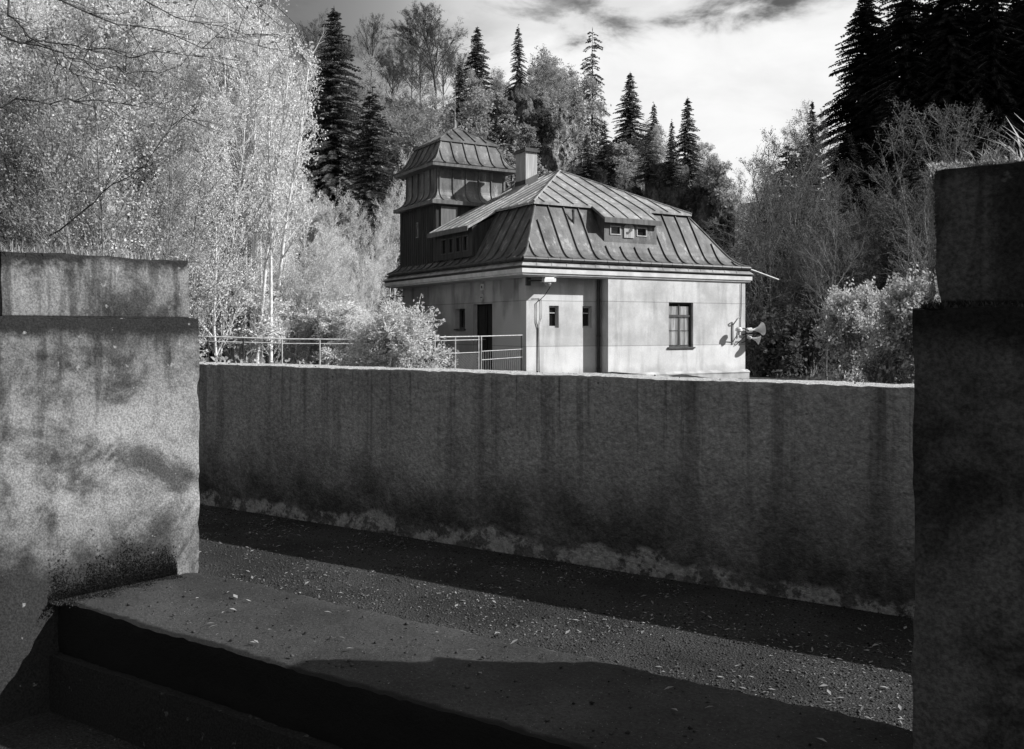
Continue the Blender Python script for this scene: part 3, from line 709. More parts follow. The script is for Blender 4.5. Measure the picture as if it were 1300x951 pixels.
pts = [(-0.2,2.86),(0.2,2.86),(0.2,3.16)]+[(0.2*math.cos(a), 3.16+0.16*math.sin(a)) for a in np.linspace(0.2, math.pi-0.2, 9)]+[(-0.2,3.16)]
vt.prism([tff(1.03+a, 0.552, q) for a, q in pts], (0,-0.03,0)); vt.build('vent_shutter', MT['frame_light'], df)
vh = MB(); vh.prism([tff(1.03+a, 0.5825, q) for a, q in ((-0.11,3.04),(0.0,3.07),(0.02,3.14),(0.12,3.18),(0.12,3.09),(0.04,3.04),(-0.03,2.98),(-0.10,2.98))], (0,-0.012,0)); vh.build('vent_hole', MT['flash'], df)
vp = MB(); vp.tube([(1.98,0.52,Z(3.20)),(1.98,0.47,Z(3.22)),(1.98,0.47,Z(3.62))], 0.045, 8); vp.tube([(1.98,0.47,Z(3.62)),(1.98,0.47,Z(3.68))], [0.05,0.05], 8)
vp.build('vent_pipe', MT['flash'], house)

# chimney
cx, cy = 2.71+0.235, 4.52+0.35
ch = MB(); ch.box(cx-0.235,cx+0.235,cy-0.35,cy+0.35,Z(4.75),Z(6.22)); cho = ch.build('chimney', MT['chim'], house)
cc = MB(); cc.box(cx-0.30,cx+0.30,cy-0.42,cy+0.42,Z(6.222),Z(6.29)); cc.box(cx-0.25,cx+0.25,cy-0.36,cy+0.36,Z(6.292),Z(6.36)); cc.tube([(cx+0.1,cy,Z(6.36)),(cx+0.1,cy,Z(6.62))], 0.02, 6); cc.build('chimney_cap', MT['capdark'], cho)
cf = MB(); cf.prism([(cx-0.26,cy-0.375,Z(4.6)),(cx+0.26,cy-0.375,Z(4.8)),(cx+0.26,cy-0.375,Z(5.48)),(cx-0.26,cy-0.375,Z(5.22))], (0,0.75,0)); cf.build('flashing', MT['flash'], cho)
ck = MB(); ck.prism([(cx-0.95,cy-0.55,Z(4.50)),(cx-0.27,cy-0.55,Z(4.86)),(cx-0.27,cy-0.55,Z(5.06)),(cx-0.95,cy-0.55,Z(4.57))], (0,0.85,0)); ck.build('roof_hatch', MT['roof_up'], house)

# tower
TU, TV = 1.48, 7.6
def trect(h, k=None): k = h if k is None else k; return (TU-h, TU+h, TV-k, TV+k)
tw = MB(); ring(tw, trect(1.55), 2.0, trect(1.55), 4.42)
bw = 0.19
for i in range(16):
    v = TV-1.55+0.03+i*bw
    tw.box(TU-1.556-0.012, TU-1.551, v, v+0.018, Z(2.2), Z(4.38)); 
    u = TU-1.55+0.03+i*bw; tw.box(u, u+0.018, TV-1.568, TV-1.551, Z(3.3), Z(4.38))
tower = tw.build('tower', MT['board'], house, recalc=False)
sh = MB(); ring(sh, trect(1.38), 4.70, trect(1.38), 5.75)
SK = [(1.72,4.50),(1.62,4.545),(1.52,4.62),(1.44,4.72),(1.395,4.84),(1.384,4.93)]
for i in range(len(SK)-1): ring(sh, trect(SK[i][0]), SK[i][1], trect(SK[i+1][0]), SK[i+1][1])
for i in range(6):
    for (ax, nrm) in (('l',(-1,0,0.5)),('f',(0,-1,0.5)),('b',(0,1,0.5)),('r',(1,0,0.5))):
        x = -1.30+i*0.52
        pts = [(h, z) for h, z in SK if abs(x) <= h]+[(1.384,5.74)]
        f3 = {'l': lambda h,z: (TU-h, TV+x, Z(z)), 'r': lambda h,z: (TU+h, TV+x, Z(z)), 'f': lambda h,z: (TU+x, TV-h, Z(z)), 'b': lambda h,z: (TU+x, TV+h, Z(z))}[ax]
        seam(sh, [f3(h, z) for h, z in pts], nrm, 0.028, 0.035)
sh.build('tower_cladding', MT['sheet'], tower, recalc=False)
sb = MB(); ring(sb, trect(1.745), 4.37, trect(1.745), 4.50); ring(sb, trect(1.5), 4.36, trect(1.745), 4.37); ring(sb, trect(1.73), 5.70, trect(1.73), 5.82); ring(sb, trect(1.3), 5.69, trect(1.73), 5.70)
sb.build('tower_fascia', MT['fascia'], tower, recalc=False)
tr = MB()
TP = [(1.75,5.82),(1.66,5.86),(1.52,5.97),(1.40,6.14),(1.28,6.38),(1.10,6.74)]
for i in range(len(TP)-1): ring(tr, trect(TP[i][0]), TP[i][1], trect(TP[i+1][0]), TP[i+1][1])
ring(tr, trect(1.10), 6.70, trect(1.18), 6.70); ring(tr, trect(1.18), 6.70, trect(1.18), 6.78)
apx = (TU, TV, Z(7.50)); q = trect(1.18); cs = [(q[0],q[2],Z(6.78)),(q[1],q[2],Z(6.78)),(q[1],q[3],Z(6.78)),(q[0],q[3],Z(6.78))]
for i in range(4): tr.tri(cs[i], cs[(i+1)%4], apx); tr.tube([cs[i], apx], 0.028, 6)
for (a, b) in ((-1,-1),(1,-1),(1,1),(-1,1)): tr.tube([(TU+a*h, TV+b*h, Z(z)) for h, z in TP], 0.028, 6)
for i in range(6):
    x = -1.25+i*0.5
    for ax in 'lfrb':
        f3 = {'l': lambda h,z: (TU-h, TV+x, Z(z)), 'r': lambda h,z: (TU+h, TV+x, Z(z)), 'f': lambda h,z: (TU+x, TV-h, Z(z)), 'b': lambda h,z: (TU+x, TV+h, Z(z))}[ax]
        nr_ = {'l': (-1,0,0.7), 'r': (1,0,0.7), 'f': (0,-1,0.7), 'b': (0,1,0.7)}[ax]
        pts = [f3(h, z) for h, z in TP if abs(x) <= h]
        if len(pts) > 1: seam(tr, pts, nr_, 0.028, 0.04)
        xx = x*0.92
        f4 = {'l': lambda h,z: (TU-h, TV+xx, Z(z)), 'r': lambda h,z: (TU+h, TV+xx, Z(z)), 'f': lambda h,z: (TU+xx, TV-h, Z(z)), 'b': lambda h,z: (TU+xx, TV+h, Z(z))}[ax]
        if abs(xx) < 1.1: seam(tr, [f4(1.18, 6.78), f4(abs(xx)+0.02, 6.78+(1.18-abs(xx))*0.61)], nr_, 0.028, 0.04)
tr.build('tower_roof', MT['roof'], tower, recalc=False)
rd = MB(); rd.lathe((TU,TV,Z(7.42)), (0,0,1), [(0,0.07),(0.12,0.055),(0.3,0.05),(0.36,0.035),(0.38,0.014),(1.75,0.009)], 8); rd.tube([(TU+0.02,TV,Z(7.85)),(TU+0.18,TV-0.1,Z(7.72)),(TU+0.3,TV-0.2,Z(7.35))], 0.008, 5)
rd.build('lightning_rod', MT['ledge'], tower)
ts = MB(); ts.box(TU-1.60,TU-1.572,TV-0.18,TV-0.02,Z(3.30),Z(3.85)); tso = ts.build('tower_window', MT['ledge'], tower)
tg = MB(); tg.box(TU-1.606,TU-1.601,TV-0.155,TV-0.045,Z(3.33),Z(3.82)); tg.build('pane', MT['glass'], tso)
tp = MB(); tp.box(TU-1.35,TU-0.70,TV-1.60,TV-1.572,Z(3.35),Z(4.30)); tp.build('patch_panel', MT['fascia'], tower)

dp = MB(); dp.tube([(UW-0.10,-0.09,Z(1.5)),(UW-0.10,-0.09,Z(-3.0))], 0.05, 8)
for z in (0.9,-0.2,-1.2): dp.tube([(UW-0.10,-0.09,Z(z)),(UW-0.10,-0.09,Z(z-0.05))], 0.06, 8)
dp.build('drainpipe', MT['gutter'], house)
cb = MB(); cb.tube([(0.62,-0.33,Z(1.22)),(0.58,-0.10,Z(0.98)),(0.42,-0.03,Z(0.82)),(0.33,-0.025,Z(0.75)),(0.33,-0.025,Z(0.2)),(0.39,-0.025,Z(0.0)),(0.39,-0.025,Z(-2.2))], 0.012, 5)
cb.tube([(0.33,-0.025,Z(0.75)),(0.50,-0.025,Z(0.88)),(0.50,-0.025,Z(0.3)),(0.42,-0.025,Z(0.1)),(0.45,-0.025,Z(-2.2))], 0.010, 5)
cb.build('cable_conduit', MT['gutter'], house)
cb2 = MB(); cb2.tube([(UE-0.20,-RC-0.03,Z(1.5)),(UE-0.20,-RC-0.025,Z(0.9)),(UE-0.24,-RC-0.025,Z(-0.05))], 0.012, 5); cb2.build('cable_conduit', MT['gutter'], house)
pq = MB(); pq.box(-0.03,-0.002,2.60,2.80,Z(1.22),Z(1.42)); pqo = pq.build('wall_vent', MT['cornice'], house)
ph = MB(); ph.box(-0.036,-0.031,2.66,2.74,Z(1.28),Z(1.36)); ph.build('vent_hole', MT['flash'], pqo)
hn = MB(); hn.lathe((-0.002,2.72,Z(0.99)), (-1,0,0), [(0,0.12),(0.02,0.12),(0.03,0.09)], 20); hno = hn.build('number_plate', MT['frame_light'], house)
hm = MB(); hm.box(-0.04,-0.033,2.66,2.78,Z(0.975),Z(1.005)); hm.build('plate_mark', MT['flash'], hno)

def hloc(u, v, z): return house.matrix_world @ Vector((u, v, Z(z))) if False else Vector((0.42+0.864*u-0.504*v, 27.0+0.504*u+0.864*v, EYE+z))
# lamp on the corner bracket
lamp = empty('wall_lamp', hloc(0.1,0.0,1.4), HROT, 'boxy pale lamp on a bracket under the eaves at the house corner', 'lamp')
m = MB(); m.tube([(-0.06,0.02,-0.02),(-0.06,-0.2,0.0),(0.25,-0.34,0.0)], 0.03, 6); m.box(-0.12,0.02,-0.06,0.02,-0.14,0.1); m.build('bracket', MT['flash'], lamp)
m = MB(); P = [(0.22,-0.50,-0.05),(0.62,-0.50,-0.03),(0.62,-0.24,-0.03),(0.22,-0.24,-0.05)]
m.prism(P, (0,0,0.10)); m.prism([(0.27,-0.46,0.05),(0.58,-0.46,0.066),(0.58,-0.28,0.066),(0.27,-0.28,0.05)], (0,0,0.05)); m.build('lamp_head', MT['paint_white'], lamp)
m = MB(); m.lathe((0.42,-0.37,-0.045), (0,0,-1), [(0,0.115),(0.06,0.10),(0.11,0.05)], 12); m.build('lamp_glass', MT['frame_light'], lamp)

# horn loudspeakers on the right corner
def horn(loc, d, label, s=1.0):
    hn_ = empty('horn_loudspeaker', loc, HROT, label, 'loudspeaker', 'horn loudspeakers on the house corner')
    d = Vector(d).normalized()
    m = MB(); m.lathe((0,0,0), d, [(-0.22*s,0.05*s),(-0.2*s,0.09*s),(-0.03*s,0.09*s),(0.0,0.035*s),(0.1*s,0.05*s),(0.24*s,0.10*s),(0.36*s,0.19*s),(0.40*s,0.235*s),(0.405*s,0.222*s),(0.36*s,0.175*s),(0.22*s,0.08*s),(0.21*s,0.02*s)], 24)
    m.build('horn', MT['paint_white'], hn_, smooth=False)
    m = MB(); m.tube([d*-0.1*s, d*-0.1*s+Vector((-0.12,0.03,-0.12)), Vector((-0.30,0.16,-0.16))], 0.018, 6); m.build('bracket', MT['steel_dark'], hn_)
horn(hloc(8.46,-0.62,-0.05), (0.94,-0.30,0.10), 'grey horn loudspeaker facing right, upper of the pair on the corner', 0.95)
horn(hloc(8.38,-0.66,-0.32), (0.75,-0.62,-0.28), 'smaller horn loudspeaker pointing down below the other one on the corner', 0.68)
al = empty('wall_siren', hloc(7.72,-0.47,-0.02), HROT, 'small white-capped siren on a wall arm left of the horns', 'siren')
m = MB(); m.tube([(0.0,-0.01,0.14),(0.0,-0.10,0.22),(0.05,-0.16,0.34),(0.18,-0.16,0.40),(0.22,-0.14,0.36)], 0.02, 6); m.tube([(0,-0.01,-0.42),(0,-0.28,-0.1)], 0.016, 6); m.box(-0.03,0.03,-0.02,0.01,-0.5,0.2); m.build('arm', MT['wire'], al)
m = MB(); m.lathe((0,-0.28,-0.06), (0,0,1), [(-0.14,0.06),(-0.06,0.07),(-0.02,0.07),(0.0,0.12),(0.07,0.11),(0.12,0.06)], 16); m.build('siren_head', MT['paint_white'], al)
m = MB(); m.tube([(0.40,-0.01,0.0),(0.38,-0.12,0.02),(0.52,-0.22,-0.06)], 0.022, 6); m.tube([(0.1,-0.01,-0.55),(0.42,-0.2,-0.2),(0.75,-0.2,-0.2)], 0.016, 6); m.build('stay_rod', MT['steel_dark'], al)

# awning at the far left corner
aw = empty('small_awning', hloc(-0.3,9.2,0.9), HROT, 'small dark curved awning on the far left end of the house', 'awning')
m = MB()
for i in range(8):
    a0, a1 = i/8*math.pi/2, (i+1)/8*math.pi/2
    m.quad((-0.7*math.sin(a0),-0.3,0.32*math.cos(a0)),(-0.7*math.sin(a1),-0.3,0.32*math.cos(a1)),(-0.7*math.sin(a1),0.9,0.32*math.cos(a1)),(-0.7*math.sin(a0),0.9,0.32*math.cos(a0)))
ao = m.build('canopy', MT['flash'], aw, recalc=False)
sm = ao.modifiers.new('Solid', 'SOLIDIFY'); sm.thickness = 0.03
for y in (-0.28, 0.88):
    m = MB(); m.tube([(0.3,y,0.3),(0,y,0.3),(-0.6,y,0.05)], 0.02, 6); m.build('bracket', MT['steel_dark'], aw)

# ------------------------------------------------------------------ railings
def rail_line(name, pts, posts, mat_r, mat_p, label, group=None, rails=(0.0,), drop=1.15, r=0.015):
    """pts: [(px, py, depth)] top rail, posts [(px, mat)]"""
    P = [at(*p) for p in pts]; t = empty(name, (P[0].x, P[0].y, P[0].z-drop), 0, label, 'railing', group)
    o = Vector(t.location)
    for dz in rails:
        m = MB(); m.tube([p-o-Vector((0,0,dz)) for p in P], r if dz == 0 else r*0.7, 8); m.build('rail', mat_r, t)
    for (px, mt) in posts:
        for a, b, A_, B_ in zip(pts[:-1], pts[1:], P[:-1], P[1:]):
            if a[0] <= px <= b[0]:
                # intersection with the ray through px
                ta, tb = A_.x-(px-650)/F*A_.y, B_.x-(px-650)/F*B_.y; f = ta/(ta-tb); q = A_+(B_-A_)*f-o
                m = MB(); m.tube([q+Vector((0,0,-drop-0.3)), q+Vector((0,0,-0.015))], 0.018, 8); m.build('post', mt, t)
    return t
rail_line('pipe_railing', [(236,426.5,19.5),(368,430.5,20.5),(455,431,21.2),(548,428.5,22.5)], [(264,MT['steel_dark']),(309,MT['steel_dark']),(358,MT['steel_light']),(406,MT['steel_light']),(452,MT['steel_light']),(500,MT['steel_light'])], MT['steel_light'], MT['steel_light'], 'long pipe railing running left from the leafy bush behind the parapet', None, (0.0,0.10))
t = rail_line('mesh_fence', [(550,428,22.5),(608.5,427,24.3)], [(552,MT['steel_light']),(578,MT['steel_light']),(607.6,MT['steel_light'])], MT['steel_light'], MT['steel_light'], 'fence panel of wire mesh between the leafy bush and the gate', None, (0.0,0.09,0.42))
a = at(552,428,22.56)-Vector(t.location); b = at(607,427,24.25)-Vector(t.location); m = MB(); z1, z0 = -0.45, -1.15; L = (b-a).length; k = int(L/0.075)
for i in range(-12, k+1):
    for sgn in (1, -1):
        s0, s1 = i*0.075, i*0.075+0.70
        f0, f1 = max(0, s0/L), min(1, s1/L)
        if f1 <= f0: continue
        za, zb = (f0*L-s0)/0.70, (f1*L-s0)/0.70
        if sgn < 0: za, zb = 1-za, 1-zb
        m.tube([a+(b-a)*f0+Vector((0,0,z0+(z1-z0)*za)), a+(b-a)*f1+Vector((0,0,z0+(z1-z0)*zb))], 0.0035, 3, False)
m.build('wire_mesh', MT['wire'], t, recalc=False)
t = rail_line('bar_gate', [(609.5,427,24.4),(663,425.5,26.4)], [(611,MT['steel_light']),(664-2,MT['steel_dark'])], MT['steel_light'], MT['steel_light'], 'metal gate of thin upright bars beside the house corner', None, (0.0,0.40,0.63))
a = at(611,427,24.46)-Vector(t.location); b = at(662,425.6,26.36)-Vector(t.location)
for i in range(1, 19):
    q = a+(b-a)*i/19; m = MB(); m.tube([q+Vector((0,0,-1.25)), q+Vector((0,0,-0.41))], 0.007, 5); m.build('bar', MT['wire'], t)
m = MB(); q = a+(b-a)*-0.05; m.tube([q+Vector((0,0,-1.3)), q+Vector((0,0,-0.38))], 0.06, 8); m.build('gate_post', MT['steel_dark'], t)

# ------------------------------------------------------------------ vegetation prototypes
def tubes_np(segs, sides=3):
    """segs (n,8): p0 p1 r0 r1"""
    S = np.asarray(segs, dtype=float); p0, p1, r0, r1 = S[:,:3], S[:,3:6], S[:,6], S[:,7]
    d = p1-p0; L = np.linalg.norm(d, axis=1)[:,None]; d = d/np.maximum(L, 1e-6)
    ref = np.where(np.abs(d[:,2:3]) > 0.9, np.array([[1.0,0,0]]), np.array([[0,0,1.0]]))
    a = np.cross(d, ref); a /= np.linalg.norm(a, axis=1)[:,None]; b = np.cross(d, a)
    th = np.arange(sides)*2*np.pi/sides
    ringv = a[:,None,:]*np.cos(th)[None,:,None] + b[:,None,:]*np.sin(th)[None,:,None]
    V = np.concatenate([p0[:,None,:]+ringv*r0[:,None,None], p1[:,None,:]+ringv*r1[:,None,None]], 1)
    n = len(S); base = (np.arange(n)*2*sides)[:,None]
    j = np.arange(sides); j2 = (j+1) % sides
    Q = np.stack([base+j, base+j2, base+sides+j2, base+sides+j], 2).reshape(-1,4)
    return V.reshape(-1,3), Q
def leaves_np(P, size, rng, flat=0.0, asp=0.6):
    n = len(P); a = rng.normal(size=(n,3)); a[:,2] *= (1-flat); a /= np.linalg.norm(a, axis=1)[:,None]
    t = rng.normal(size=(n,3)); b = np.cross(a, t); b /= np.linalg.norm(b, axis=1)[:,None]
    s = size*rng.uniform(0.6, 1.4, n)[:,None]
    V = np.stack([P-a*s, P+b*s*asp, P+a*s, P-b*s*asp], 1)
    return V.reshape(-1,3), (np.arange(n)*4)[:,None]+np.array([0,1,2,3])

def rot_off(d, ang, az):
    d = d/np.linalg.norm(d); ref = np.array([0,0,1.0]) if abs(d[2]) < 0.95 else np.array([1.0,0,0])
    a = np.cross(d, ref); a /= np.linalg.norm(a); b = np.cross(d, a)
    return d*math.cos(ang) + (a*math.cos(az)+b*math.sin(az))*math.sin(ang)

def grow(segs, tips, p, d, L, r, lvl, spec, rng):
    """recursive branch: spec[lvl] = (nseg, wiggle, up, kids, kid_ang, kid_len, start)"""
    nseg, wig, up, kids, kang, klen, start = spec[lvl]
    pts = [p]; dirs = []
    for i in range(nseg):
        d = d + rng.normal(size=3)*wig; d[2] += up; d /= np.linalg.norm(d)
        q = pts[-1]+d*L/nseg; r0 = r*(1-0.75*i/nseg); r1 = r*(1-0.75*(i+1)/nseg)
        segs[min(lvl, 2)].append([*pts[-1], *q, r0, r1]); pts.append(q); dirs.append(d.copy())
        if lvl == len(spec)-1: tips.append(q)
    if lvl < len(spec)-1:
        for k in range(kids):
            f = start+(1-start)*(k+rng.random())/kids; i = min(nseg-1, int(f*nseg)); ff = f*nseg-i
            q = pts[i]*(1-ff)+pts[i+1]*ff
            grow(segs, tips, q, rot_off(dirs[i], kang*rng.uniform(0.7,1.25), rng.uniform(0,6.28)), L*klen*rng.uniform(0.7,1.2)*(1.15-0.55*f), r*(1-0.7*f)*0.6, lvl+1, spec, rng)

def make_proto(kind, trunk_V, trunk_Q, crown_V, crown_Q, bark, leaf):
    t = np_mesh(kind+'_trunk', trunk_V, trunk_Q, bark, True); c_ = np_mesh(kind+'_crown', crown_V, crown_Q, leaf)
    return (t, c_)

def proto_broad(kind, seed, H, spec, r, leaf_n, leaf_s, bark, leaf, stems=1, lean=0.08, spread=0.35, rmin=0.0):
    rng = np.random.default_rng(seed); segs = [[], [], []]; tips = []
    for k in range(stems):
        d = np.array([rng.normal()*lean, rng.normal()*lean, 1.0]); b = np.array([rng.normal()*spread, rng.normal()*spread, -0.3]) if stems > 1 else np.array([0,0,-0.3])
        grow(segs, tips, b, d, (H+0.3)*rng.uniform(0.8,1.0) if k else H+0.3, r*rng.uniform(0.6,1.0), 0, spec, rng)
    segs = [[g[:6]+[max(g[6], rmin), max(g[7], rmin*0.7)] for g in S_] for S_ in segs]
    tips = np.array(tips)
    keep = np.array([mnoise.noise(Vector((p_[0]*1.5+seed, p_[1]*1.5, p_[2]*1.1))) > -0.06 for p_ in tips])
    tk = tips[keep]; ln = max(1, int(round(leaf_n*1.6)))
    P = np.repeat(tk, ln, 0)+rng.normal(size=(len(tk)*ln,3))*leaf_s*2.0
    V0, Q0 = tubes_np(segs[0], 6); V1, Q1 = tubes_np(segs[1], 4) if segs[1] else (np.zeros((0,3)), np.zeros((0,4),int)); 
    TV = np.concatenate([V0, V1]); TQ = np.concatenate([Q0, Q1+len(V0)])
    if segs[2]:
        V2, Q2 = tubes_np(segs[2], 3); TQ = np.concatenate([TQ, Q2+len(TV)]); TV = np.concatenate([TV, V2])
    top = TV[:,2].max(); LV, LQ = leaves_np(P, leaf_s, rng)
    return make_proto(kind, TV*H/top, TQ, LV*H/top, LQ, bark, leaf)+(H,)

def proto_spruce(kind, seed, H, Rm, leaf, bark, density=1.0, start=0.08, droop=0.35, gap=0.12, shape=0.85, step=0.36, jit=0.8, tw=1.0):
    rng = np.random.default_rng(seed); segs = []; A = []; B = []; Wd = []
    n = 14
    for i in range(n): segs.append([0.03*math.sin(i), 0.03*math.cos(i*1.3), H*i/n-0.3*(i==0), 0.03*math.sin(i+1), 0.03*math.cos((i+1)*1.3), H*(i+1)/n, 0.011*H*(1-i/n)+0.01, 0.011*H*(1-(i+1)/n)+0.006])
    z = H*start
    while z < H*0.985:
        f = z/H; rad = Rm*((1-f)**shape)*(0.75+0.25*min(1, (f-start)/0.12+0.2))+0.08
        nb = int(round((5+3*(1-f))*density))
        for k in range(nb):
            if rng.random() < gap: continue
            az = 6.283*(k+rng.random()*0.8)/nb; L = rad*(0.55+0.55*rng.random()**0.7)*(1+0.22*math.sin(3*az+z*0.9)); zz = z+rng.uniform(-1,1)*step*jit
            ns = max(3, int(L/0.15)); pr = np.array([0,0,zz])
            for i in range(1, ns+1):
                s = i/ns; dz = 0.18*L*s - droop*L*s*s*(1.3-0.6*f) + (0.10*L*max(0, s-0.75))
                q = np.array([math.cos(az)*L*s, math.sin(az)*L*s, zz+dz])
                segs.append([*pr, *q, 0.022*(1-s)+0.006, 0.022*(1-s)+0.004])
                dirv = (q-pr)/np.linalg.norm(q-pr); sd = np.array([-math.sin(az), math.cos(az), 0])
                tl = tw*(0.16+0.34*L*0.28*(1-s*0.55))*rng.uniform(0.7,1.3)
                for g in (1, -1):
                    e = q+(sd*g*0.85+dirv*0.7)*tl+np.array([0,0,-rng.uniform(0.05,0.3)*tl]); A.append(q); B.append(e); Wd.append(0.045+0.02*rng.random())
                A.append(q); B.append(q+np.array([rng.normal()*0.05, rng.normal()*0.05, -tl*rng.uniform(0.4,0.9)])); Wd.append(0.05)
                if i == ns: A.append(q); B.append(q+dirv*0.2); Wd.append(0.04)
                pr = q
        z += step*rng.uniform(0.75,1.25)*(1-0.35*f)
    A.append(np.array([0,0,H*0.97])); B.append(np.array([0,0,H+0.25])); Wd.append(0.04)
    A, B, Wd = np.array(A), np.array(B), np.array(Wd)
    d = B-A; t = rng.normal(size=d.shape); sd = np.cross(d, t); sd /= np.linalg.norm(sd, axis=1)[:,None]
    M_ = A+d*0.45
    # each twig is a pair of crossed lozenges, so it has body from every side
    up = np.cross(d, sd); up /= np.linalg.norm(up, axis=1)[:,None]
    V1 = np.stack([A, M_+sd*Wd[:,None], B, M_-sd*Wd[:,None]], 1).reshape(-1,3)
    V2 = np.stack([A, M_+up*Wd[:,None], B, M_-up*Wd[:,None]], 1).reshape(-1,3)
    V = np.concatenate([V1, V2]); Q = (np.arange(2*len(A))*4)[:,None]+np.array([0,1,2,3])
    TV, TQ = tubes_np(segs, 4)
    return make_proto(kind, TV, TQ, V, Q, bark, leaf)+(H,)

def proto_bush(kind, seed, H, Rm, leaf, bark, nl=7000, ls=0.06, lumps=16):
    rng = np.random.default_rng(seed); segs = []
    cs = []; P = []
    for i in range(lumps):
        az = rng.uniform(0,6.28); f = rng.random()**0.8; rr = Rm*rng.uniform(0.1,0.75)*(1-0.55*f); c_ = np.array([math.cos(az)*rr, math.sin(az)*rr, H*(0.14+0.68*f)]); s = Rm*rng.uniform(0.20,0.34)
        pr = np.array([rng.normal()*0.06, rng.normal()*0.06, -0.2])
        for k in range(5):
            q = c_*((k+1)/5)**1.0+rng.normal(size=3)*0.05; segs.append([*pr, *q, 0.03*(1-k/6), 0.03*(1-(k+1)/6)]); pr = q
        nt_ = 34; m = nl//lumps//nt_; d = rng.normal(size=(nt_,3)); d[:,2] = d[:,2]*0.8+0.45; d /= np.linalg.norm(d, axis=1)[:,None]
        for k in range(nt_):
            L_ = s*rng.uniform(0.55,1.45); e = c_+d[k]*L_; kn = c_+d[k]*L_*0.5+rng.normal(size=3)*0.04
            segs.append([*c_, *kn, 0.009, 0.006]); segs.append([*kn, *e, 0.006, 0.003])
            f_ = rng.uniform(0.25,1.0,m)[:,None]; P.append(kn+(e-kn)*f_+rng.normal(size=(m,3))*0.055*(1.15-f_*0.6))
    P = np.concatenate(P); P = P[P[:,2] > 0.02]
    LV, LQ = leaves_np(P, ls, rng); TV, TQ = tubes_np(segs, 4)
    k = H/LV[:,2].max()
    return make_proto(kind, TV, TQ, LV*np.array([1,1,k]), LQ, bark, leaf)+(H,)

PROT = {}
sap = [(10,0.035,0.02,46,0.62,0.25,0.08),(4,0.09,0.05,10,0.55,0.45,0.15),(3,0.11,0.04,0,0,0,0)]
for i in range(4): PROT['sap%d' % i] = proto_broad('sapling', 100+i, 10, sap, 0.06, 5 if i < 3 else 4, 0.036, MT['bark_pale'], MT['leaf_bright'], 1 if i % 2 else 3, 0.07, 0.45, 0.0085)
for i in range(2): PROT['pole%d' % i] = proto_broad('sapling', 130+i, 11, [(12,0.02,0.02,26,0.6,0.14,0.35),(4,0.10,0.06,6,0.7,0.42,0.2),(3,0.12,0.03,0,0,0,0)], 0.085, 3, 0.045, MT['bark_pale'], MT['leaf_bright'], 6, 0.07, 0.8, 0.006)
for i in range(2): PROT['wisp%d' % i] = proto_broad('thin_tree', 170+i, 8, [(9,0.06,0.02,34,1.0,0.30,0.06),(4,0.12,0.0,8,0.8,0.45,0.2),(3,0.14,-0.02,0,0,0,0)], 0.06, 5, 0.035, MT['bark_grey'], MT['leaf_soft'], 2, 0.1, 0.5, 0.006)
PROT['young'] = proto_spruce('young_spruce', 211, 7, 2.0, MT['leaf_soft'], MT['bark_dark'], 1.0, 0.04, 0.3, 0.15, 0.8, 0.28, 0.9, 0.9)
sap2 = [(10,0.045,0.02,40,0.85,0.24,0.25),(4,0.12,0.03,8,0.8,0.45,0.2),(3,0.14,0.0,0,0,0,0)]
for i in range(3): PROT['near%d' % i] = proto_broad('sapling', 110+i, 10, sap, 0.055, 5 if i < 2 else 6, 0.038, MT['bark_grey'] if i < 2 else MT['bark_dark'], MT['leaf_bright'] if i < 1 else MT['leaf_mid'], 3 if i == 0 else 2, 0.12, 0.5, 0.005)
for i in range(2): PROT['mid%d' % i] = proto_broad('broadleaf', 120+i, 10, sap2, 0.09, 6, 0.075, MT['bark_grey'], MT['leaf_mid'], 1, 0.05)
beech = [(8,0.05,0.03,18,0.75,0.62,0.38),(6,0.09,0.06,10,0.62,0.5,0.2),(4,0.12,0.03,8,0.6,0.5,0.2),(3,0.14,0.02,0,0,0,0)]
for i in range(3): PROT['beech%d' % i] = proto_broad('beech', 140+i, 15, beech, 0.30, 8 if i == 0 else 5, 0.06, MT['bark_dark'], MT['leaf_soft'], 1, 0.04, 0.35, 0.013)
bare = [(9,0.06,0.03,16,0.6,0.36,0.25),(5,0.10,0.06,8,0.65,0.5,0.2),(4,0.13,0.04,6,0.6,0.5,0.2),(3,0.15,0.02,0,0,0,0)]
for i in range(3): PROT['bare%d' % i] = proto_broad('bare_tree', 160+i, 13, bare, 0.14, 2, 0.045, MT['bark_grey'] if i else MT['bark_dark'], MT['leaf_soft'], 1 if i < 2 else 2, 0.06, 0.35, 0.009)
PROT['spr0'] = proto_spruce('spruce', 201, 18, 3.6, MT['needle'], MT['bark_dark'], 1.5, 0.05, 0.42, 0.25, 0.85, 0.22, 1.6, 0.95)
PROT['spr1'] = proto_spruce('spruce', 202, 18, 2.9, MT['needle'], MT['bark_dark'], 1.2, 0.10, 0.5, 0.32, 0.75, 0.25, 1.7, 1.0)
PROT['snag'] = proto_spruce('spruce', 203, 16, 1.7, MT['needle'], MT['bark_dark'], 0.8, 0.18, 0.6, 0.42, 0.4, 0.5, 0.9, 1.5)
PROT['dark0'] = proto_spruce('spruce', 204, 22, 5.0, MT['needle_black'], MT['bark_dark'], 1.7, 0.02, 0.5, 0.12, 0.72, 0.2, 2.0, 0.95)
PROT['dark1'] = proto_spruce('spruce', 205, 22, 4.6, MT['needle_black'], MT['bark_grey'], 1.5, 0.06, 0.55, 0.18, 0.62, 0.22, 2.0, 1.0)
PROT['bush_b'] = proto_bush('bush', 301, 3.0, 1.5, MT['leaf_bright'], MT['bark_pale'], 20000, 0.027, 34)
PROT['bush_m'] = proto_bush('bush', 302, 3.0, 1.3, MT['leaf_bush'], MT['bark_grey'], 18000, 0.03, 34)
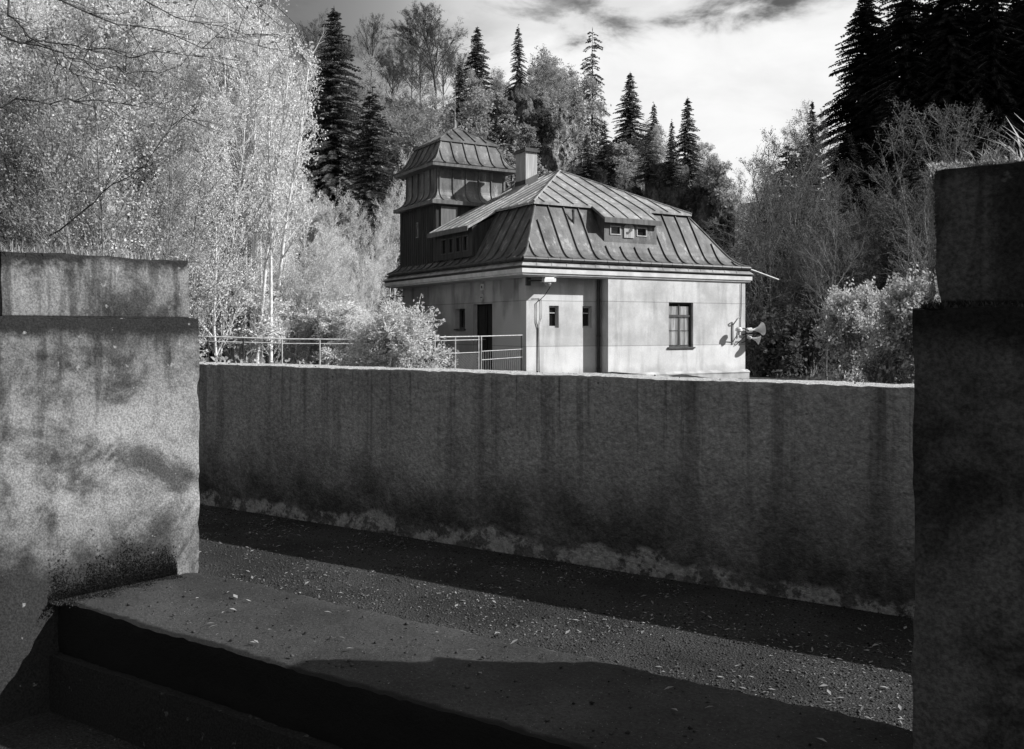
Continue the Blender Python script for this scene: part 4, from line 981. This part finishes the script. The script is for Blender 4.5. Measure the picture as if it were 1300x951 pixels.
PROT['bush_d'] = proto_bush('shrub', 303, 3.0, 1.8, MT['leaf_soft'], MT['bark_grey'], 16000, 0.03, 24)

PROT['bush_far'] = proto_bush('bush', 304, 3.0, 1.4, MT['leaf_mid'], MT['bark_grey'], 7000, 0.065, 30)
PROT['bush_far2'] = proto_bush('bush', 305, 3.0, 1.6, MT['leaf_soft'], MT['bark_grey'], 6000, 0.07, 26)
prng = random.Random(5)
def plant(name, proto, px, depth, top, label, cat='tree', group=None, wide=1.0, base=None, sink=0.1):
    tm, cm, H = PROT[proto]
    X = (px-650)/F*depth; g_ = ground(X, depth) if base is None else base
    zt = EYE-(top-HZ)/F*depth; h = max(0.8, zt-g_+sink); s = h/H
    o = empty(name, (X, depth, g_-sink), prng.uniform(0, 6.28), label, cat, group)
    o.scale = (s*wide, s*wide, s)
    t = link('trunk', tm, o); c_ = link('crown', cm, o)
    return o

# --- spruces and other trees one can point to, some added out of view for shade
S = [('spr0',424,10,46,1.3,'tall dark spruce standing high above the pale thicket on the left'),
     ('spr1',473,112,42,1.5,'dark drooping spruce just left of the tower roof'),
     ('spr1',398,62,50,0.9,'half hidden spruce left of the tallest dark one'),
     ('spr0',606,34,62,1.25,'broad spruce on the ridge right of the round bare crown'),
     ('spr1',658,32,58,0.95,'narrow spruce on top of the crag above the chimney'),
     ('snag',752,36,55,1.15,'thin ragged spruce with gaps between its branches, alone against the sky'),
     ('spr0',800,92,53,1.25,'dense pointed spruce on the slope right of the ragged one'),
     ('spr1',830,130,58,1.0,'small spruce between the two pointed ones on the skyline'),
     ('spr0',873,124,50,1.0,'slim pointed spruce low on the skyline above the roof end'),
     ('spr1',853,152,56,0.9,'little spruce close left of the slim pointed one'),
     ('spr1',584,80,56,1.0,'dark spruce directly above the tower rod'),
     ('spr1',730,118,52,0.9,'dark spruce in front of the lit cliff'),
     ('spr1',622,120,50,0.9,'dark spruce at the left foot of the crag'),
     ('spr0',1031,128,58,0.7,'slim dark spruce left of the big black group')]
for (p, x, top, dep, wd, lab) in S: plant('spruce', p, x, dep, top, lab, 'spruce', None, wd)
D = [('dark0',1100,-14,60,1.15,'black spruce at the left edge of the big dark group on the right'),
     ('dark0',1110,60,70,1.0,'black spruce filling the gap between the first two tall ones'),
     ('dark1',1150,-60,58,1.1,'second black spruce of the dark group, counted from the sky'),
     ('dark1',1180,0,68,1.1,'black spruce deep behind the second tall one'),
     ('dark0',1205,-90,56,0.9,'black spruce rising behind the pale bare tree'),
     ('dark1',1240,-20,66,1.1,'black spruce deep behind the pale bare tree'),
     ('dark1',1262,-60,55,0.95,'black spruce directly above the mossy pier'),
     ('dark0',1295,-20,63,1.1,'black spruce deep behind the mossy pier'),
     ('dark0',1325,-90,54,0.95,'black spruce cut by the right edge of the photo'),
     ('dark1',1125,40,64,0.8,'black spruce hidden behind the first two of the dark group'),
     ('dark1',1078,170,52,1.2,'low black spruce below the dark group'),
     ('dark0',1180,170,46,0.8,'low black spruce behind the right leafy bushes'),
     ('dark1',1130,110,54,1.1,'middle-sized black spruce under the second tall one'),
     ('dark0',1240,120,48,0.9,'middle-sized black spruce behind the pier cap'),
     ('dark1',1345,120,39,0.9,'unseen spruce added beyond the right edge to shade the understorey'),  # this spruce and the next are added out of view to shade the understorey
     ('dark0',1420,110,44,0.9,'unseen spruce added farther beyond the right edge to shade the understorey')]
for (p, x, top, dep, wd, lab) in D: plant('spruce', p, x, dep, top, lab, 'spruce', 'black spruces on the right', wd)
B = [('beech0',552,8,70,1.15,'large round bare crown on the ridge top'),
     ('beech1',522,22,73,0.95,'bare tree leaning out left of the large round crown'),
     ('beech2',470,14,68,0.7,'sparse bare tree with upright limbs on the ridge'),
     ('beech1',398,12,62,0.9,'bare grey crown at the left end of the ridge'),
     ('beech2',582,60,74,0.9,'bare tree close right of the large round crown'),
     ('beech0',498,60,76,0.9,'smaller bare tree below the sparse upright one'),
     ('beech1',566,40,78,0.9,'bare tree behind the right half of the large round crown'),
     ('beech2',536,50,66,0.8,'slim bare tree at the top of the clearing'),
     ('beech0',436,40,64,0.8,'bare crown between the tallest spruce and the upright one')]
for (p, x, top, dep, wd, lab) in B: plant('beech', p, x, dep, top, lab, 'tree', 'bare trees on the ridge', wd)
G = [('bare0',958,150,40,1.0,'bare tree with crooked dark limbs right of the roof end'),
     ('bare1',992,132,44,0.9,'tall bare tree second from the roof end against the sky'),
     ('bare2',1016,150,46,0.9,'twin-stemmed bare tree left of the black spruces'),
     ('bare1',925,196,48,0.9,'thin bare tree just behind the roof end'),
     ('bare2',1168,112,35,1.05,'pale bare tree standing in front of the black spruces'),
     ('bare1',1205,190,23,0.8,'pale bare sapling beside the black pier'),
     ('bare0',1038,118,50,0.8,'bare tree with bent crown touching the black spruces'),
     ('bare2',975,190,36,0.8,'bare many-twigged tree above the drain spout'),
     ('bare1',1050,230,34,0.9,'bare tree in the shade right of the house')]
for (p, x, top, dep, wd, lab) in G: plant('bare_tree', p, x, dep, top, lab, 'tree', None, wd)

# --- bushes
plant('bush', 'bush_b', 508, 16.5, 372, 'large bright leafy bush in front of the house corner', 'bush', None, 1.1)
plant('bush', 'bush_b', 470, 17.2, 398, 'bright leafy bush leaning against the left side of the large one', 'bush', None, 0.9)
plant('bush', 'bush_m', 1088, 22, 350, 'pale leafy bush behind the parapet right of the house', 'bush', None, 0.95)
plant('bush', 'bush_m', 1172, 19, 330, 'pale leafy bush partly hidden by the black pier', 'bush', None, 0.9)
plant('bush', 'bush_m', 1128, 20, 425, 'low pale bush between the two leafy ones', 'bush', None, 1.0)
plant('bush', 'bush_b', 388, 24, 412, 'low bright bush behind the pipe railing', 'bush', None, 1.1)
plant('bush', 'bush_b', 290, 23.5, 396, 'bright bush just right of the sunlit pier', 'bush', None, 1.1)
plant('bush', 'bush_b', 452, 24, 385, 'bright bush deeper in the thicket, left of the large one', 'bush', None, 1.1)

# --- pale thicket on the left slope
def thick_top(px):
    xs = [-200, 250, 290, 325, 360, 410, 450, 480, 515, 560]; ys = [-110, -60, 20, 100, 170, 230, 270, 230, 185, 260]
    return float(np.interp(px, xs, ys))
zone = [('pale slender sapling in the thicket above the sunlit pier', 'saplings above the sunlit pier'),
        ('pale thin-stemmed sapling in the middle of the left thicket', 'saplings in the middle of the thicket'),
        ('pale sapling at the thicket edge next to the tower', 'saplings beside the tower')]
for dep0, n_, lo, hi, drop in ((13.5,9,-60,300,150),(17,14,-80,400,110),(21,17,-80,455,90),(26,20,-80,480,70),(32,20,-60,505,30),(38,18,-40,520,0),(46,12,0,400,-30)):
    for i in range(n_):
        px = lo+(hi-lo)*(i+prng.uniform(0.1,0.9))/n_; dep = dep0*prng.uniform(0.9,1.1)
        top = thick_top(px)+drop*prng.uniform(0.2,1.2)+prng.uniform(-25,40)
        if dep < 19 and px > 300: top = max(top, 200+prng.uniform(0,120))
        z = zone[0] if px < 232 else zone[1] if px < 420 else zone[2]
        if px > 470: dep = max(dep, 40)
        if px > 225 and dep < 21: dep += 8
        pro = prng.choice(['near1','near2','near0'] if px < 160 else ['near0','near1']) if dep < 20 else prng.choice(['sap0','sap1','sap2','sap3'])
        plant('sapling', pro, px, dep, top, z[0], 'sapling', z[1], prng.uniform(0.8,1.2))
for i in range(14):
    px = prng.uniform(205, 330)
    plant('sapling', prng.choice(['pole0','pole1']), px, prng.uniform(21.8, 25), prng.uniform(-40, 90), 'cluster of straight pale stems rising through the left thicket', 'sapling', 'straight pale stems in the thicket', prng.uniform(0.6,0.9))
for i in range(30):
    px = prng.uniform(-40, 470); dep = prng.uniform(14, 30)
    if px > 225: dep = max(dep, 23)
    plant('shrub', 'bush_b', px, dep, EYE*0+HZ-(ground((px-650)/F*dep, dep)+prng.uniform(1.2,2.6)-EYE)/dep*F, 'bright low shrub filling the foot of the left thicket', 'shrub', 'low shrubs in the left thicket', prng.uniform(0.9,1.3))
# --- hillside behind the house
for i in range(58):
    px = prng.uniform(505, 935); dep = prng.uniform(44, 66)
    sky = float(np.interp(px, [500,600,650,700,760,830,900,940], [110,110,70,60,100,140,185,215]))
    top = sky+prng.uniform(0,130)*(1 if dep < 56 else 0.3)
    if 640 < px < 730 and dep < 56: dep += 10; top = sky+prng.uniform(0,25)
    plant('broadleaf', prng.choice(['mid0','mid1']), px, dep, top, 'light broadleaf tree on the slope behind the house', 'tree', 'light trees on the slope behind the house', prng.uniform(0.9,1.3))
for i in range(16):
    px = prng.uniform(380, 610); dep = prng.uniform(56, 76)
    sky = float(np.interp(px, [370,480,610], [60,75,90]))
    plant('broadleaf', prng.choice(['mid0','mid1']), px, dep, sky+prng.uniform(0,60), 'light broadleaf tree among the bare crowns of the ridge', 'tree', 'light trees on the ridge', prng.uniform(0.8,1.1))
for i in range(30):
    px = prng.uniform(590, 950); dep = prng.uniform(41, 56); g_ = ground((px-650)/F*dep, dep)
    plant('shrub', prng.choice(['bush_far','bush_far','bush_far2']), px, dep, HZ-(g_+prng.uniform(1.5,3.2)-EYE)/dep*F, 'light shrub growing between the rocks behind the house', 'shrub', 'shrubs between the rocks', prng.uniform(0.9,1.4))
for i in range(16):
    px = prng.uniform(900, 1050); dep = prng.uniform(47, 62)
    plant('broadleaf', prng.choice(['mid0','mid1']), px, dep, prng.uniform(200, 300), 'light broadleaf tree seen between the bare trees right of the roof', 'tree', 'light trees behind the bare ones', prng.uniform(0.9,1.2))
for (x, top, dep) in ((872,205,46),(926,232,45),(884,262,43),(770,190,48),(822,222,46),(948,262,47),(735,222,46)):
    plant('broadleaf', 'sap1' if dep % 2 else 'sap3', x, dep, top, 'bright young tree among the dark rocks right of the chimney', 'tree', 'bright young trees among the rocks', 1.3)
# --- shaded undergrowth on the right
for i in range(44):
    px = prng.uniform(945, 1240); dep = prng.uniform(36, 48)
    g_ = ground((px-650)/F*dep, dep); hh = prng.uniform(3.0, 7.5) if dep > 30 else prng.uniform(2.5, 4.5)
    k = prng.choice(['wisp0','wisp1','young'])
    plant('young_spruce' if k == 'young' else 'thin_tree', k, px, dep, HZ-(g_+hh-EYE)/dep*F, 'dim young spruce in the shaded wood right of the house' if k == 'young' else 'dim twiggy understorey tree in the shaded wood right of the house', 'tree', 'young spruces in the shade' if k == 'young' else 'twiggy trees in the shade', prng.uniform(0.9,1.4))
for i in range(26):
    px = prng.uniform(940, 1200); dep = prng.uniform(36, 54)
    plant('bare_tree', prng.choice(['bare1','bare2']), px, dep, prng.uniform(210, 330), 'thin leafless tree in the dim wood right of the house', 'tree', 'thin trees in the dim wood', prng.uniform(0.7,1.0))

for i in range(12):
    px = 945+i*9+prng.uniform(-4,4); dep = prng.uniform(33.5, 38); g_ = ground((px-650)/F*dep, dep)
    plant('shrub', 'bush_far2', px, dep, HZ-(g_+prng.uniform(1.2,2.8)-EYE)/dep*F, 'low grey shrub at the foot of the wood behind the house corner', 'shrub', 'low shrubs behind the house corner', prng.uniform(0.9,1.3))
for i in range(14):
    px = 240+i*16+prng.uniform(-6,6); dep = prng.uniform(21.8, 26); g_ = ground((px-650)/F*dep, dep)
    plant('shrub', 'bush_b', px, dep, HZ-(g_+prng.uniform(1.3,2.6)-EYE)/dep*F, 'bright leafy shrub behind the pipe railing at the thicket foot', 'shrub', 'bright shrubs behind the railing', prng.uniform(1.0,1.4))
# --- overhanging branches from a tree left of the picture
ot = empty('overhanging_tree', (-8.2, 9.2, ground(-8.2, 9.2)-0.1), 0, 'tree outside the left edge whose dark bare branches hang across the top left', 'tree')
orng = np.random.default_rng(77); segs = []; tips = []
O = np.array(ot.location)
segs += [[0,0,-0.3,0.1,0,3,0.2,0.17],[0.1,0,3,0.1,0.1,7,0.17,0.1]]
for (px0, y0, px1, y1, d0, d1, sag) in ((-40,30,262,70,9.0,9.5,0.1),(-30,-60,350,55,8.5,9.5,0.25),(-60,10,200,100,9.0,8.8,0.1),(60,-60,330,52,8.8,9.5,0.05),(-40,140,240,150,9.6,10.5,-0.15),(60,300,240,150,11.5,10.8,0.1),(-20,-20,120,110,8.8,8.6,0.1),(150,-70,345,10,9.0,10,0.1)):
    a = np.array(at(px0,y0,d0)); b = np.array(at(px1,y1,d1)); n_ = 14; pr = a-O
    if px0 < 0: segs.append([0.1,0.05,max(2.0, a[2]-O[2]-1.2),*pr,0.03,0.014])
    for i in range(n_):
        f = (i+1)/n_; q = a+(b-a)*f+np.array([0,0,-sag*math.sin(f*3.14)])+orng.normal(size=3)*0.035-O
        segs.append([*pr,*q,0.009*(1-f)+0.003,0.009*(1-f)+0.002]); 
        if i > 1:
            for k in range(1 if i % 2 else 2):
                L = orng.uniform(0.2,0.7); d = (b-a)/np.linalg.norm(b-a)+orng.normal(size=3)*0.55; e = q+d/np.linalg.norm(d)*L
                mid = (q+e)/2+orng.normal(size=3)*0.04
                segs.append([*q,*mid,0.004,0.003]); segs.append([*mid,*e,0.003,0.0015]); tips += [mid+O*0, e]
        pr = q
TV, TQ = tubes_np(segs, 5); link('trunk', np_mesh('overhang_trunk', TV, TQ, MT['bark_dark'], True), ot)
tips = np.array(tips); P = np.repeat(tips, 3, 0)+orng.normal(size=(len(tips)*3,3))*0.06
LV, LQ = leaves_np(P, 0.022, orng); link('crown', np_mesh('overhang_crown', LV, LQ, MT['leaf_mid']), ot)

# --- crags behind the house
CR = []
def crag(px, py, dep, wpx, hpx, mat, label, seed, squash=1.0):
    c_ = at(px, py, dep); rx, rz = wpx/2/F*dep, hpx/2/F*dep; ry = rx*0.9*squash
    bm = bmesh.new(); bmesh.ops.create_icosphere(bm, subdivisions=5, radius=1.0)
    sd = Vector((seed*7.3, seed*3.1, seed*1.7))
    for v in bm.verts:
        p = v.co.copy(); m_ = max(abs(p.x), abs(p.y), abs(p.z)); p = p.lerp(p/m_*0.86, 0.5)       # boxier than a ball
        q = Vector((p.x*rx, p.y*ry, p.z*rz))
        qs = Vector((q.x, q.y, q.z*0.55))
        k = 0.42*(mnoise.ridged_multi_fractal(qs*0.33+sd, 1.0, 2.1, 6, 1.0, 2.0)*0.5-0.6) + 0.30*mnoise.fractal(qs*0.55+sd, 0.9, 2.0, 6)
        st = q.z*1.5+1.4*mnoise.noise(q*0.45+sd); strat = 0.10*(abs((st % 1.0)-0.5)-0.25)*(1+mnoise.noise(q*0.8)) + 0.07*mnoise.ridged_multi_fractal(q*1.3+sd, 0.9, 2.0, 4, 1.0, 2.0) - 0.07 + 0.05*mnoise.noise(q*4.1+sd)
        v.co = Vector((q.x*(1+k+strat), q.y*(1+k+strat), q.z*(1+k*0.8)))
    me = bpy.data.meshes.new('crag'); bm.to_mesh(me); bm.free(); me.materials.append(mat)
    o = link('rock_crag', me); o.location = c_; o.rotation_euler = (0, 0, seed*1.1)
    CR.append(o); return tag(o, label, 'rock', 'rock crags behind the house')
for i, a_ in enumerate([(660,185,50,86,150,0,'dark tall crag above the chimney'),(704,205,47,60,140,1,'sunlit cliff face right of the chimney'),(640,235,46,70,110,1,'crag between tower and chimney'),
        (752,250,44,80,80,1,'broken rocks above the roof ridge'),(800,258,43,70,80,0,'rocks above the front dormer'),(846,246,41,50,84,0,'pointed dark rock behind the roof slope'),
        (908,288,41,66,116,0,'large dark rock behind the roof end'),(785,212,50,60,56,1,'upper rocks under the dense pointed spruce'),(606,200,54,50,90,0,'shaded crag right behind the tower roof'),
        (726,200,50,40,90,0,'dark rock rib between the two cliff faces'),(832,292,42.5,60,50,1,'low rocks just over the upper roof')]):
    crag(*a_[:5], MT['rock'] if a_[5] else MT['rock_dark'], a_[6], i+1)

from mathutils.bvhtree import BVHTree
bv = []
for o in CR:
    M_ = Matrix.Translation(o.location) @ o.rotation_euler.to_matrix().to_4x4()
    bv.append(BVHTree.FromPolygons([M_ @ v.co for v in o.data.vertices], [tuple(p.vertices) for p in o.data.polygons]))
nsh = 0
for i in range(400):
    px, py = prng.uniform(585, 945), prng.uniform(100, 300); d = (at(px, py, 10)-Vector((0,0,EYE))).normalized()
    best = None
    bi = -1
    for j_, b_ in enumerate(bv):
        h_ = b_.ray_cast(Vector((0,0,EYE)), d)
        if h_[0] is not None and (best is None or h_[3] < best[3]): best = h_; bi = j_
    if bi == 1 and prng.random() < 0.8: continue
    if best is None or best[1].z < prng.uniform(0.05, 0.55) or nsh >= 58: continue
    nsh += 1; p = best[0]; hh = prng.uniform(0.7, 2.3); pr_ = prng.choice(['bush_far','bush_far','bush_far2','wisp0','mid0','mid1','young'])
    plant('shrub' if 'bush' in pr_ else 'thin_tree', pr_, 650+p.x/p.y*F, p.y, HZ-(p.z+hh-EYE)/p.y*F, 'small bush or sapling rooted on a ledge of the crags' , 'shrub', 'bushes rooted on the crags', prng.uniform(0.9,1.4), p.z, 0.15)

# --- ground cover on the slopes
def cover(name, k, xr, yr, mat, size, label):
    X = rng.uniform(*xr, k); Y = rng.uniform(*yr, k)
    P = np.array([[x, y, ground(x, y)+0.02] for x, y in zip(X, Y)])
    V_, Q_ = leaves_np(P+rng.uniform(0,0.35,(k,1))*np.array([[0,0,1.0]]), size, rng)
    tag(link(name, np_mesh(name, V_, Q_, mat)), label, 'undergrowth', None, 'stuff')
cover('undergrowth', 26000, (-30,-4), (14,48), MT['leaf_mid'], 0.055, 'pale leafy undergrowth on the left slope')
cover('slope_grass', 22000, (-16,16), (40,76), MT['leaf_mid'], 0.10, 'grass and leaves on the slope behind the house')
cover('shade_undergrowth', 16000, (9,34), (20,50), MT['leaf_soft'], 0.06, 'dark undergrowth on the right slope')

# ------------------------------------------------------------------ light, sky, camera
AZ, EL = R(-6.3), R(32.6)
s = Vector((math.cos(EL)*math.cos(AZ), math.cos(EL)*math.sin(AZ), math.sin(EL)))
sun = bpy.data.lights.new('sun', 'SUN'); sun.energy = 4.6; sun.angle = R(0.5); sun.color = (1.0, 0.998, 0.995)
so = bpy.data.objects.new('sun', sun); C.objects.link(so); so.rotation_euler = s.to_track_quat('Z', 'Y').to_euler(); so.location = (30, -5, 30)

wld = bpy.data.worlds.new('World'); scene.world = wld; wld.use_nodes = True
nt = wld.node_tree; nt.nodes.clear()
class WT(NT):
    def __init__(s):
        s.t = nt; s.n = nt.nodes; s.l = nt.links
t = WT()
out = t.n.new('ShaderNodeOutputWorld'); bg = t.n.new('ShaderNodeBackground'); bg.inputs['Strength'].default_value = 0.068
sky = t.n.new('ShaderNodeTexSky'); sky.sky_type = 'NISHITA'; sky.sun_disc = False; sky.sun_elevation = EL; sky.sun_rotation = R(90)-AZ
bw_ = t.n.new('ShaderNodeRGBToBW'); t.l.new(sky.outputs[0], bw_.inputs[0])
gen = t.n.new('ShaderNodeTexCoord').outputs['Generated']
dx, dy, dz = t.sep(gen)
az = t.m('ARCTAN2', dx, dy); el = t.m('ARCSINE', dz)
n1 = t.noise(t.scl(gen, 1, 1, 2.2), 7.0, 8, 0.58, 0.3); n2 = t.noise(t.scl(gen, 1, 1, 2.6), 3.2, 8, 0.6, 0.2)
base = t.mul(bw_.outputs[0], 0.45)
dim = t.step(az, -0.24, 0.02, 0.22, 1.0)
wisp = t.step(n2, 0.38, 0.62); base = t.mix(t.mul(wisp, dim), base, t.step(el, 0.38, 0.7, 6.0, 11.5))  # wisps overhead, out of view, are brightened to lift the shaded faces
lit = t.mul(t.mul(t.step(az, -0.14, 0.03), t.step(az, 0.9, 0.5)), t.step(n1, 0.40, 0.56)); base = t.mix(t.mul(lit, 0.75), base, 10.0)
edge = t.m('ADD', t.m('ADD', 0.292, t.mul(az, 0.14)), t.mul(t.m('SUBTRACT', n1, 0.5), 0.16))
bank = t.mul(t.mul(t.step(t.m('SUBTRACT', edge, el), -0.012, 0.03), t.step(az, -0.17, 0.02)), t.step(az, 0.9, 0.55))
col = t.mix(bank, base, t.mix(t.step(n1, 0.3, 0.7), 8.8, 10.2))
t.l.new(col, bg.inputs['Color']); t.l.new(bg.outputs[0], out.inputs[0])

cam = bpy.data.cameras.new('camera'); co_ = bpy.data.objects.new('camera', cam); C.objects.link(co_)
cam.sensor_width = 36; cam.lens = F/1300*36; cam.shift_y = -(475.5-HZ)/1300; cam.clip_end = 2000; cam.clip_start = 0.05
co_.location = (0, 0, EYE); co_.rotation_euler = (R(90), 0, 0)
scene.camera = co_
vs = scene.view_settings; vs.view_transform = 'Standard'; vs.look = 'None'; vs.exposure = 0.5; vs.gamma = 1; vs.use_curve_mapping = False
scene.cycles.max_bounces = 6; scene.cycles.diffuse_bounces = 3; scene.cycles.transparent_max_bounces = 4
